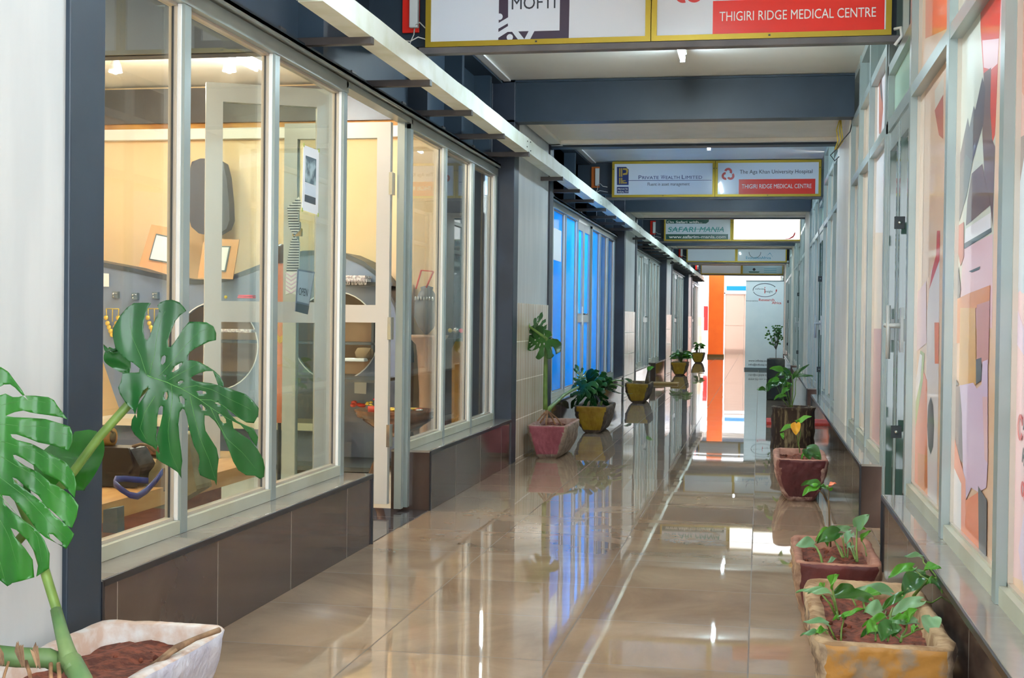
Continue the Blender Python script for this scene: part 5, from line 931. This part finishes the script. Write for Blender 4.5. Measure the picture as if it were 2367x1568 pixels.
m=MB(); m.box(-3.35,-2.5,DY-.5,DY-.02,.62,.64); m.box(-4.7,-2.5,DY-.62,DY,.03,.06); m.build('counter_shelf','dispdark',r)
m=MB(); m.box(-4.6,-2.95,8.6,9.0,.28,.33); m.build('low_ledge','shopback',r); MB().box(-4.6,-2.95,8.7,9.0,0,.28).build('low_plinth','dispgrey',r)
# things on the display stand
def necklace(px,w,h,lab):
    r=empty('necklace',px,lab,'necklace','gold necklaces on the grey board'); m=MB(); x,y,z=px
    for s in (-1,0,1): m.tube([(x+s*w/2,y,z),(x+s*w/2*.9,y,z-h*.35 if s else z-h*.5)],.004,0,5)
    m.tube([(x-w/2,y,z),(x+w/2,y,z)],.004,0,5); m.build('chain','goldjewel',r); m=MB()
    for i in range(9):
        t_=i/8; xx=x+(t_-.5)*w*.95; zz=z-h*.35-(1-abs(t_-.5)*2)**.8*h*.65
        m.ball((xx,y-.006,zz),.019,0,5,(1,.5,1))
    m.build('beads','goldjewel',r)
necklace((-4.682, 9.03, 1.098),.10,.19,'gold necklace hanging leftmost on the grey board behind the leaf')
necklace((-4.352, 9.03, 1.102),.10,.19,'gold necklace hanging between the lobes of the big leaf')
for i,(p,lb) in enumerate(zip([(-4.656, 9.03, 1.2), (-4.502, 9.03, 1.192), (-4.342, 9.03, 1.2)],['leftmost','middle','rightmost'])):
    r=empty('earring_card',p,'%s of three small earring cards on the grey board'%lb,'earring card','earring cards on the grey board')
    MB().box(p[0]-.022,p[0]+.022,p[1]-.018,p[1]+.018,p[2]-.025,p[2]+.025).build('card','greybox',r,bevel=.002)
    m=MB(); m.ball((p[0]-.01,p[1]-.022,p[2]+.008),.009,0,5); m.ball((p[0]-.008,p[1]-.022,p[2]-.012),.007,0,5); m.tube([(p[0]-.02,p[1]-.02,p[2]+.015),(p[0]+.02,p[1]-.02,p[2]+.01)],.003,0,5); m.build('earring','silver',r)
o=MB().poly([(-4.76, 1.359), (-4.712, 1.356), (-4.711, 1.26), (-4.759, 1.26)],'Y',9.03,.002).build('paper_sheet','paper'); tag(o,'small white paper pinned at the upper left of the grey display board','paper sheet')
for outp,inn,lab in (([(-4.356, 1.714), (-4.088, 1.67), (-4.168, 1.335), (-4.452, 1.412)],[(-4.308, 1.635), (-4.13, 1.6), (-4.186, 1.438), (-4.357, 1.465)],'brown card picture mount tilted left on the display stand'),([(-3.871, 1.611), (-3.68, 1.605), (-3.727, 1.319), (-3.995, 1.33), (-3.954, 1.586)],[(-3.887, 1.548), (-3.752, 1.548), (-3.784, 1.383), (-3.913, 1.392)],'brown card picture mount leaning upright behind the glass door leaf')):
    r=empty('picture_mount',(outp[3][0],8.98,outp[3][1]),lab,'picture mount','brown picture mounts on the display stand')
    MB().poly(outp,'Y',8.98,.01).build('mount_card','card',r)
    c=[sum(p[i] for p in inn)/len(inn) for i in (0,1)]
    MB().poly([((p[0]-c[0])*1.12+c[0],(p[1]-c[1])*1.12+c[1]) for p in inn],'Y',8.970,.008).build('picture_frame','greybox',r)
    MB().poly(inn,'Y',8.965,.004).build('picture','paper',r)
o=MB().poly([(-4.158, 2.11), (-4.138, 2.19), (-4.073, 2.214), (-3.955, 2.213), (-3.893, 2.178), (-3.866, 2.076), (-3.844, 1.885), (-3.839, 1.758), (-3.865, 1.694), (-3.933, 1.656), (-4.0, 1.646), (-4.079, 1.662), (-4.137, 1.71), (-4.162, 1.79)],'Y',9.18,.10).build('wall_mirror','oval',bevel=.02); tag(o,'dark grey rounded oval hanging on the peach wall','wall hanging')
for p,mt,lab in zip([(-3.841, 8.95, 1.19), (-3.818, 8.95, 1.19), (-3.766, 8.95, 1.191)],('yellow','blueball','yellow'),('left yellow ball on the top shelf','small blue ball beside the yellow one','yellow ball right of the blue one')):
    o=MB().ball((0,0,0),.012,0,8).build('ball',mt); o.location=p; tag(o,lab,'ball','balls on the display shelf')
p=(-3.608, 8.95, 1.195)
m=MB(); m.box(p[0]-.06,p[0]+.06,p[1]-.03,p[1]+.03,p[2]-.012,p[2]+.0); m.box(p[0]-.055,p[0]+.058,p[1]-.03,p[1]+.03,p[2]+.001,p[2]+.012); o=m.build('folded_cloth','rose',bevel=.005); tag(o,'folded pink-red cloth on the shelf behind the glass door','cloth')
p=(-2.79, 8.95, 1.327)
m=MB(); rg=random.Random(4)
m.box(p[0]-.11,p[0]+.08,p[1]-.08,p[1]+.08,p[2]-.018,p[2]+.004); m.box(p[0]-.105,p[0]+.085,p[1]-.08,p[1]+.08,p[2]+.005,p[2]+.022)
for i in range(34):
    x=p[0]-.12+.22*i/33; m.tube([(x,p[1]-.08,p[2]),(x+rg.uniform(-.006,.006),p[1]-.09,p[2]-.02),(x+rg.uniform(-.01,.01),p[1]-.085,p[2]-.045)],.0022,0,4)
o=m.build('folded_cloth','lace',bevel=.004); tag(o,'folded white fringed cloth on top of the display stand','cloth')
o=MB().box(-3.05,-2.55,DY-.03,9.39,p[2]-.045,p[2]-.02).build('glass_shelf','dispdark'); tag(o,'thin grey shelf under the white fringed cloth','shelf')
p=(-2.743, 8.95, 0.789)
m=MB(); m.lathe([(.03,0),(.055,.02),(.06,.05),(.045,.08),(.02,.085)],(p[0],p[1]+.05,p[2]-.03),0,16,1.2,.6); m.tube([(p[0]+.03,p[1],p[2]+.0),(p[0]+.06,p[1],p[2]+.05),(p[0]+.05,p[1],p[2]+.0)],.006,0,5); o=m.build('small_bag','khaki'); tag(o,'small brown bag inside the right round cut-out','bag')
for px_,lab,mt in (((-2.847, 8.9, 0.758),'white fabric strip on the shelf inside the right cut-out','paper'),((-3.684, 8.9, 0.95),'white folded cloth inside the left round cut-out','lace')):
    m=MB(); m.box(px_[0]-.14 if 'left' in lab else px_[0]-.02,px_[0]+.13,px_[1],px_[1]+.1,px_[2]-.012,px_[2]+.012); o=m.build('folded_cloth',mt,bevel=.006); tag(o,lab,'cloth')
o=MB().poly([(-2.823, 0.604), (-2.733, 0.603), (-2.736, 0.514), (-2.822, 0.518)],'Y',9.02,.002).build('price_list','paper'); tag(o,'small white printed list pinned right of the round cut-outs','paper sheet')
for i,(p,mt,w,lab) in enumerate((((-2.703, 8.7, 0.453),'scarlet',.055,'red coiled ribbon on the low shelf seen through the doorway'),((-2.611, 8.7, 0.461),'yellow',.03,'yellow trinket beside the red ribbon'),((-2.547, 8.7, 0.486),'rose',.04,'crimson cloth heap right of the yellow trinket'))):
    m=MB(); rg=random.Random(i)
    for j in range(7): m.ball((p[0]+rg.uniform(-w,w),p[1]+rg.uniform(-.03,.03),p[2]+rg.uniform(-.012,.02)),w*.4,0,6,(1,1,.6))
    o=m.build('trinket',mt); tag(o,lab,'trinket')
# striped scarf and coral dress behind the glass
SC=[(-2.451, 1.703), (-2.434, 1.668), (-2.455, 1.598), (-2.442, 1.528), (-2.474, 1.494), (-2.444, 1.459), (-2.447, 1.319), (-2.457, 1.272), (-2.461, 1.175), (-2.493, 1.186), (-2.52, 1.174), (-2.518, 1.272), (-2.509, 1.365), (-2.493, 1.459), (-2.474, 1.494), (-2.504, 1.54), (-2.514, 1.645), (-2.48, 1.673)]
r=empty('striped_scarf',(SC[0][0],6.8,SC[0][1]),'black and white striped scarf with a chevron hem behind the glass door','scarf')
f=MB().poly(SC,'Y',6.8,.012).build('scarf_cloth','paper',r)
m=MB(); zs=[p[1] for p in SC]; z=max(zs)-.02
def span(poly,z):
    xs=[]
    for a,b in zip(poly,poly[1:]+poly[:1]):
        if (a[1]>z)!=(b[1]>z): xs.append(a[0]+(b[0]-a[0])*(z-a[1])/(b[1]-a[1]))
    return (min(xs),max(xs)) if xs else None
while z>min(zs)+.13:
    q=span(SC,z)
    if q: m.box(q[0],q[1],6.797,6.80,z-.0035,z+.0035,0)
    z-=.014
m.build('stripe','ink',r); m=MB(); q=span(SC,min(zs)+.06); xm=sum(q)/2
for i in range(5):
    z=min(zs)+.03+.022*i
    m.bar((q[0],6.798,z),(xm,6.798,z-.02),.006,.006); m.bar((xm,6.798,z-.02),(q[1],6.798,z),.006,.006)
m.build('chevron','vinyl_lilac',r)
r=empty('mannequin_dress',(-2.95,7.6,0),'coral dress on a dark bronze dummy behind the second window pane','dress')
c=(-2.847, 7.6, 1.036)
m=MB(); m.lathe([(.05,-.62),(.07,-.45),(.075,-.2),(.085,0),(.09,.15),(.075,.25),(.05,.32),(.03,.34)],c,0,20,1,.7); m.build('dress','coral',r)
m=MB(); m.ball((c[0],c[1],c[2]+.40),.05,0,8,(1,.9,1.2)); m.tube([(c[0],c[1],c[2]+.30),(c[0],c[1],c[2]+.38)],.02); m.build('dummy_head','darkwood',r)
m=MB(); m.lathe([(.12,0),(.11,.02),(.02,.03),(.012,.05)],(c[0],c[1],0),0,20); m.tube([(c[0],c[1],.05),(c[0],c[1],c[2]-.5)],.012); m.build('dummy_stand','gasket',r)
m=MB(); q=(-2.772, 7.4, 0.955)
m.tube([(q[0]-.02,q[1],q[2]+.07),(q[0],q[1],q[2]),(q[0]+.02,q[1],q[2]+.07)],.002,0,4)
for i in range(4): m.bar((q[0]-.022,q[1],q[2]-.0+i*-.010),(q[0],q[1],q[2]-.025-i*.010),.005,.006); m.bar((q[0],q[1],q[2]-.025-i*.010),(q[0]+.022,q[1],q[2]-i*.010),.005,.006)
o=m.build('pendant','goldjewel'); tag(o,'gold chevron pendant hanging over the coral dress','pendant')
# notices on the glass
PT=[(5.375646540023573, 1.7883755173789595), (5.5721781159230765, 1.7894748685554833), (5.569009394131803, 1.50630304275281), (5.361799540368775, 1.5118777495363298)]
PT=[(round(float(a),3),round(float(b),3)) for a,b in PT]
r=empty('poster',(-1.917,PT[0][0],PT[3][1]),'white poster with a street photo taped high on the shop glass','poster')
f=MB().poly(PT,'X',-1.918,.0015).build('poster_sheet','paper',r)
def inner(P_,u0,u1,v0,v1): # bilinear inside quad 0 tl 1 tr 2 br 3 bl
    def g(u,v): 
        a=[P_[0][i]*(1-u)+P_[1][i]*u for i in (0,1)]; b=[P_[3][i]*(1-u)+P_[2][i]*u for i in (0,1)]; return tuple(a[i]*(1-v)+b[i]*v for i in (0,1))
    return [g(u0,v0),g(u1,v0),g(u1,v1),g(u0,v1)]
MB().poly(inner(PT,.13,.82,.15,.56),'X',-1.9162,.0005).build('printed_photo','photo',r); MB().poly(inner(PT,.13,.82,.57,.74),'X',-1.9162,.0005).build('caption_strip','board',r); MB().poly(inner(PT,.13,.82,.75,.86),'X',-1.9162,.0005).build('footer_strip','dispdark',r)
m=MB()
for v in PT: m.box(-1.9165,-1.9155,v[0]-.008,v[0]+.008,v[1]-.008,v[1]+.008)
m.build('tape','vinyl_yellowgreen',r)
OT=[(5.435, 1.263), (5.66, 1.259), (5.568, 1.068), (5.413, 1.081)]
r=empty('open_sign',(-1.96,OT[0][0],OT[3][1]),'tilted grey card sign reading OPEN hanging behind the glass','sign')
f=MB().poly(OT,'X',-1.963,.003).build('sign_card','dispgrey',r); MB().poly(inner(OT,.06,.94,.04,.76),'X',-1.9595,.0006).build('sign_face','vinyl_paleblue',r)
MB().poly(inner(OT,.0,1,.80,1),'X',-1.9595,.0006).build('footer_strip','dispdark',r)
cu=bpy.data.curves.new('lettering','FONT'); cu.body='OPEN'; cu.size=.062; cu.extrude=.0004
tt=bpy.data.objects.new('t',cu); COL.objects.link(tt); bpy.context.view_layer.update(); me=bpy.data.meshes.new_from_object(tt.evaluated_get(bpy.context.evaluated_depsgraph_get())); bpy.data.objects.remove(tt)
g0=inner(OT,.12,.9,.35,.6)
for v in me.vertices:
    u,w_=v.co.x/.20,v.co.y/.062; a=[g0[3][i]*(1-u)+g0[2][i]*u for i in (0,1)]; b=[g0[0][i]*(1-u)+g0[1][i]*u for i in (0,1)]; v.co=(-1.9582,a[0]*(1-w_)+b[0]*w_,a[1]*(1-w_)+b[1]*w_)
me.materials.clear(); me.materials.append(M['ink']); oo=bpy.data.objects.new('lettering',me); COL.objects.link(oo); oo.parent=r; oo.location=-Vector(r.location)
r=empty('padlock',(-2.45,6.87,1.38),'brass padlock hanging on the far door leaf behind the scarf','padlock')
q=(-2.476, 6.86, 1.516)
MB().box(q[0]-.026,q[0]+.026,q[1]-.012,q[1]+.012,q[2]-.022,q[2]+.022).build('lock_body','brass',r,bevel=.004)
m=MB(); m.tube([(q[0]-.016,q[1],q[2]+.02),(q[0]-.016,q[1],q[2]+.05),(q[0],q[1],q[2]+.068),(q[0]+.016,q[1],q[2]+.05),(q[0]+.016,q[1],q[2]+.02)],.004,0,8); m.build('shackle','chrome',r)
# bench and bags
r=empty('bench',(-2.45,4.7,0),'pale wooden slab bench with rounded end inside the first window','bench')
pts=[(-2.78,3.25),(-2.2,3.25),(-2.19,5.75),(-2.23,5.90),(-2.32,5.97),(-2.62,5.97),(-2.72,5.90),(-2.76,5.75)]
MB().poly(pts,'Z',.345,.065).build('seat','wood',r,bevel=.012)
for y,yl in ((4.95,.42),(3.27,.14)): MB().box(-2.66,-2.27,y,y+yl,0,.345).build('leg','redwood',r,bevel=.005)
r=empty('handbag',(-2.55,4.9,.41),'black leather flap bag on the bench behind the big leaf','bag','bags on the wooden bench')
bb=[(-2.476, 4.58, 0.558), (-2.27, 4.58, 0.564), (-2.262, 4.58, 0.419)]
m=MB(); x0=bb[0][0]-.05; x1=bb[1][0]; z1=bb[0][2]; z0=.415
prof=[(x0,z0),(x0-.02,(z0+z1)/2),(x0+.02,z1),(x1-.03,z1),(x1,z1-.05),(x1+.012,(z0+z1)/2),(x1,z0)]
MB().poly(prof,'Y',4.58,.13).build('bag_body','leatherblk',r,bevel=.012); MB().poly([(x0,z0+.05),(x0,z1+.004),(x1-.03,z1+.004),(x1-.012,z1-.06),(x1-.03,z0+.05)],'Y',4.565,.012).build('flap','leatherblk',r,bevel=.004)
m=MB(); m.tube([(x1-.05,4.64,z1),(x1-.02,4.64,z1+.012),(x1+.01,4.64,z1+.01),(x1+.04,4.64,z1-.015)],.006); m.build('strap','khaki',r)
r=empty('rolled_bag',(-2.7,5.3,.6),'rolled tan leather pouch lying on top of the black bag','pouch')
q=(-2.419, 4.68, 0.591)
m=MB(); m.tube([(q[0]-.16,4.68,q[2]-.005),(q[0],4.68,q[2])],.034,0,16); m.build('pouch_body','tan',r)
m=MB(); m.tube([(q[0]+.001,4.67,q[2]),(q[0]+.006,4.67,q[2]+.0)],.022,0,12); m.tube([(q[0]-.06,4.65,q[2]+.03),(q[0]-.02,4.64,q[2]+.045),(q[0]+.02,4.64,q[2]+.02)],.004); m.build('pouch_end','khaki',r)
r=empty('handbag',(-2.5,5.3,.412),'cream perforated canvas bag with brown band behind the black bag','bag','bags on the wooden bench')
bb=[(-2.638, 5.25, 0.472), (-2.483, 5.25, 0.449), (-2.494, 5.25, 0.353), (-2.597, 5.25, 0.338)]
MB().poly([(p[0],max(p[2],.413)) for p in bb[:3]]+[(bb[3][0],max(.413,bb[3][2]))],'Y',5.2,.12).build('bag_body','canvas',r,bevel=.015)
MB().box(bb[0][0],bb[1][0],5.195,5.33,bb[0][2]-.005,bb[0][2]+.03).build('top_band','darkwood',r,bevel=.006)
m=MB()
for i in range(5): m.ball((bb[3][0]+.01+.022*i,5.198,bb[1][2]-.01-.012*i),.004,0,4)
m.build('eyelet','gasket',r)
r=empty('bucket_bag',(-2.2,5.0,.3),'olive canvas bucket bag hanging over the front edge of the bench','bag')
bb=[(-2.243, 0.485), (-2.195, 0.611), (-2.107, 0.613), (-2.085, 0.482), (-2.07, 0.4), (-2.122, 0.369), (-2.192, 0.326), (-2.242, 0.328), (-2.281, 0.343), (-2.294, 0.376), (-2.278, 0.443)]
MB().poly(bb,'Y',4.66,.14).build('bag_body','olivebag',r,bevel=.03)
MB().poly([(-2.202, 0.481), (-2.15, 0.483), (-2.181, 0.409), (-2.229, 0.358), (-2.243, 0.39)],'Y',4.64,.02).build('side_panel','khaki',r,bevel=.006)
SP=[(-2.081, 4.393, 0.502), (-2.098, 4.374, 0.47), (-2.096, 4.297, 0.444), (-2.091, 4.221, 0.435), (-2.1, 4.183, 0.444), (-2.123, 4.164, 0.465), (-2.158, 4.183, 0.482), (-2.186, 4.25, 0.488), (-2.184, 4.317, 0.481), (-2.164, 4.374, 0.471), (-2.146, 4.412, 0.464)]
r=empty('bag_strap',SP[5],'blue leather strap looped on the bench below the black bag','strap')
m=MB(); vs=[];fs=[]
for p in SP: zq=max(p[2],.422); vs+=[(p[0],p[1],zq+.011),(p[0],p[1],zq-.011)]
for i in range(len(SP)-1): fs.append([2*i,2*i+1,2*i+3,2*i+2])
m.add(vs,fs,0,True); o=m.build('strap_band','blueleather',r); s_=o.modifiers.new('t','SOLIDIFY'); s_.thickness=.006; s_.offset=0
q=[(-2.2, 4.2, 0.389), (-2.145, 4.2, 0.4), (-2.135, 4.2, 0.284), (-2.192, 4.2, 0.275)]
r=empty('upright_box',(q[0][0],4.2,0),'slim grey card box standing at the lower left of the window','box')
MB().poly([(q[0][0],q[0][2]),(q[1][0],q[1][2]),(q[2][0],.02),(q[3][0],.02)],'Y',4.18,.05).build('box_body','greybox',r,bevel=.002)
MB().box(q[0][0]-.0,q[1][0]+.005,4.172,4.18,q[2][2]-.01,q[2][2]+.03).build('silver_band','chrome',r)
o=MB().box(q[0][0]-.25,q[0][0]-.02,4.25,4.6,0,.22).build('floor_box','gasket',bevel=.004); tag(o,'dark box on the floor beside the slim grey box','box')
# round pedestal table with jewellery
px0=(-2.398, 8.115, 0.0)
r=empty('pedestal_table',(px0[0]+.15,px0[1],0),'round brown wooden pedestal tray table full of jewellery behind the doorway','table')
rim=[(-2.538, 8.05, 0.47), (-1.994, 8.05, 0.483), (-2.273, 8.05, 0.403), (-2.371, 8.05, 0.277)]
cx=(rim[0][0]+rim[1][0])/2; hw=(rim[1][0]-rim[0][0])/2; z=rim[0][2]; cy=8.15
m=MB(); m.lathe([(.05,-.17),(hw*.45,-.13),(hw*.80,-.065),(hw*.80,-.055),(hw*.93,-.045),(hw,.0),(hw*.97,.0),(hw*.88,-.03),(.02,-.03)],(cx,cy,z),0,40); m.build('tray','darkwood',r)
for i in range(3):
    a=[PI*1.10,PI*.1,PI*1.72][i]; ex=cx+.14*math.cos(a); ey=cy+.14*math.sin(a)
    m=MB(); m.tube([(cx+.07*math.cos(a),cy+.07*math.sin(a),z-.13),(cx+.10*math.cos(a),cy+.10*math.sin(a),z-.28),(ex,ey,.10),(ex-.02,ey,.03),(ex-.025,ey,.0)],[.034,.026,.024,.030,.036],0,12); m.build('leg','darkwood',r)
m=MB(); rg=random.Random(8)
for i in range(16):
    a=rg.uniform(0,6.28); rr=rg.uniform(.02,hw*.8)
    c=(cx+rr*math.cos(a),cy+rr*math.sin(a),z-.012); o=MB().lathe([(.018,0),(.024,.005),(.024,.016),(.016,.016),(.016,.004)],(0,0,0),0,12).build('bracelet',['silver','scarlet','goldjewel','gasket'][i%4]); o.location=c
    tag(o,'small jewellery ring lying in the round wooden tray','bracelet','jewellery in the round tray')
o=MB().lathe([(.045,0),(.045,.035),(.038,.035),(.038,.005)],(0,0,0),0,18).build('bangle_box','scarlet'); o.location=(cx-hw*.45,cy-.08,z-.01); tag(o,'red round box at the left of the wooden tray','box')
# turned stand with grey sheer scarf, right panes
q=[(-2.23, 8.7, 0.942), (-2.296, 8.7, 0.897), (-2.166, 8.7, 0.167)]
r=empty('turned_stand',(q[0][0],8.8,0),'pale turned wooden column stand topped by a grey sheer scarf, behind the right panes','display stand')
m=MB(); h=q[0][2]; m.lathe([(.07,0),(.065,.05),(.055,.25),(.06,.6*h),(.075,.85*h),(.085,.93*h),(.13,h-.02),(.14,h)],(q[0][0],8.8,0),0,24); m.build('column','tanwood',r)
r=empty('scarf',(q[0][0],8.8,h),'grey sheer scarf bundled on a peg above the turned stand','scarf')
q2=[(-2.275, 8.7, 1.249), (-2.177, 8.7, 1.104)]
m=MB(); zz=q2[0][2]; m.lathe([(.01,h-zz+.003),(.05,(h-zz)*.85),(.085,-.18),(.08,-.08),(.055,-.02),(.04,.0),(.045,.02),(.01,.03)],(q2[0][0]+.03,8.8,zz),0,20); o=m.build('scarf_cloth','sheer',r)
m=MB()
for i in range(7): m.ball((q2[0][0]-.03+.02*i,8.73,zz-.06),.011,0,5,(.7,1,1.6))
m.build('bead','silver',r)
q=[(-2.294, 8.7, 1.255), (-2.259, 8.7, 1.381), (-2.174, 8.7, 1.373), (-2.224, 8.7, 1.264)]
m=MB(); m.tube([q[0],q[1]],.006,0,5); m.tube([q[2],q[3]],.006,0,5); m.tube([q[1],q[2]],.004,0,5); o=m.build('ribbon','scarlet'); tag(o,'red ribbon loop above the grey sheer scarf','ribbon')
q=[(-2.065, 8.9, 0.898), (-2.06, 8.9, 0.42)]
r=empty('wooden_panel',(q[0][0],9.0,0),'orange rounded wooden board standing behind the middle right pane','board')
MB().poly([(q[0][0]-.05,.0),(q[0][0]+.06,.0),(q[0][0]+.055,q[0][2]-.05),(q[0][0]+.03,q[0][2]),(q[0][0]-.03,q[0][2]),(q[0][0]-.055,q[0][2]-.05)],'Y',9.04,.04).build('board','tan',r,bevel=.006)
MB().box(q[0][0]-.16,q[0][0]+.03,8.97,9.09,q[0][2]+.0,q[0][2]+.02).build('shelf_plate','dispdark',r)
q=(-2.06, 8.85, 0.952)
for i,(dx,mt,lb) in enumerate(((-.05,'goldjewel','gold'),(-.005,'silver','silver'),(.03,'rose','pink'))):
    m=MB(); m.ball((0,0,.02),.016 if i!=1 else .026,0,7); o=m.build('ornament',mt); o.location=(q[0]+dx-.02,9.02,q[2]-.0); tag(o,'small %s ornament on the shelf behind the middle right pane'%lb,'ornament')
o=MB().box(-2.22,-2.0,9.1,9.4,.0,2.35).build('tall_cupboard','steeldark',bevel=.004); tag(o,'tall dark cupboard at the far right of the first shop','cupboard')
# ---------------------------------------------------------------- light, sky, camera
w=bpy.data.worlds.new('World'); S.world=w; w.use_nodes=True
bg=w.node_tree.nodes['Background']; bg.inputs[0].default_value=(.86,.93,1,1); bg.inputs[1].default_value=3.0
def area(name,loc,rot,sx,sy,p,col=(1,1,1)):
    l=bpy.data.lights.new(name,'AREA'); l.shape='RECTANGLE'; l.size=sx; l.size_y=sy; l.energy=p; l.color=col
    o=bpy.data.objects.new(name,l); COL.objects.link(o); o.location=loc; o.rotation_euler=rot; return o
def point(name,loc,p,col,r=.05):
    l=bpy.data.lights.new(name,'POINT'); l.energy=p; l.color=col; l.shadow_soft_size=r
    o=bpy.data.objects.new(name,l); COL.objects.link(o); o.location=loc; return o
for i,p in enumerate([(-4.164, 8.047, 2.66), (-3.402, 8.11, 2.66)]): point('warm_spot_light',(p[0],p[1],p[2]-.08),15,(1,.80,.55))
point('warm_shop_light',(-4.6,5.2,2.5),48,(1,.86,.66),.12); point('warm_shop_light',(-3.0,4.6,2.5),28,(1,.88,.70),.12)
for k in range(1,NB): point('side_shop_fill',(-2.9,6.4+PER*k,2.4),90,(.9,.97,1),.2)  # unseen point lamps added to brighten the left side shops
for k in range(0,3): point('side_shop_fill',(1.9,6.4+PER*k,2.4),60,(.95,.98,1),.2)  # same added fill behind the right shopfronts, no fixtures there
sun=bpy.data.lights.new('sun','SUN'); sun.energy=3.5; sun.angle=.01; so=bpy.data.objects.new('sun',sun); COL.objects.link(so); so.rotation_euler=(math.radians(20),0,math.radians(-6))
cam=bpy.data.cameras.new('camera'); co=bpy.data.objects.new('camera',cam); COL.objects.link(co)
cam.sensor_fit='HORIZONTAL'; cam.sensor_width=36; cam.lens=3060/2367*36; cam.clip_end=200
CR=[(0.982816, 0.184196, 0.011998), (-0.014614, 0.012847, 0.999811), (0.184007, -0.982806, 0.015318)]
R3=Matrix(((CR[0][0],CR[1][0],CR[2][0]),(CR[0][1],CR[1][1],CR[2][1]),(CR[0][2],CR[1][2],CR[2][2])))
co.matrix_world=Matrix.Translation((0,0,1.06))@R3.to_4x4()
S.camera=co
S.view_settings.view_transform='Standard'; S.view_settings.look='None'; S.view_settings.gamma=1; S.view_settings.exposure=1.25
S.cycles.use_denoising=True; S.cycles.max_bounces=12; S.cycles.transparent_max_bounces=24; S.cycles.diffuse_bounces=5; S.cycles.glossy_bounces=6
S.cycles.sample_clamp_indirect=6
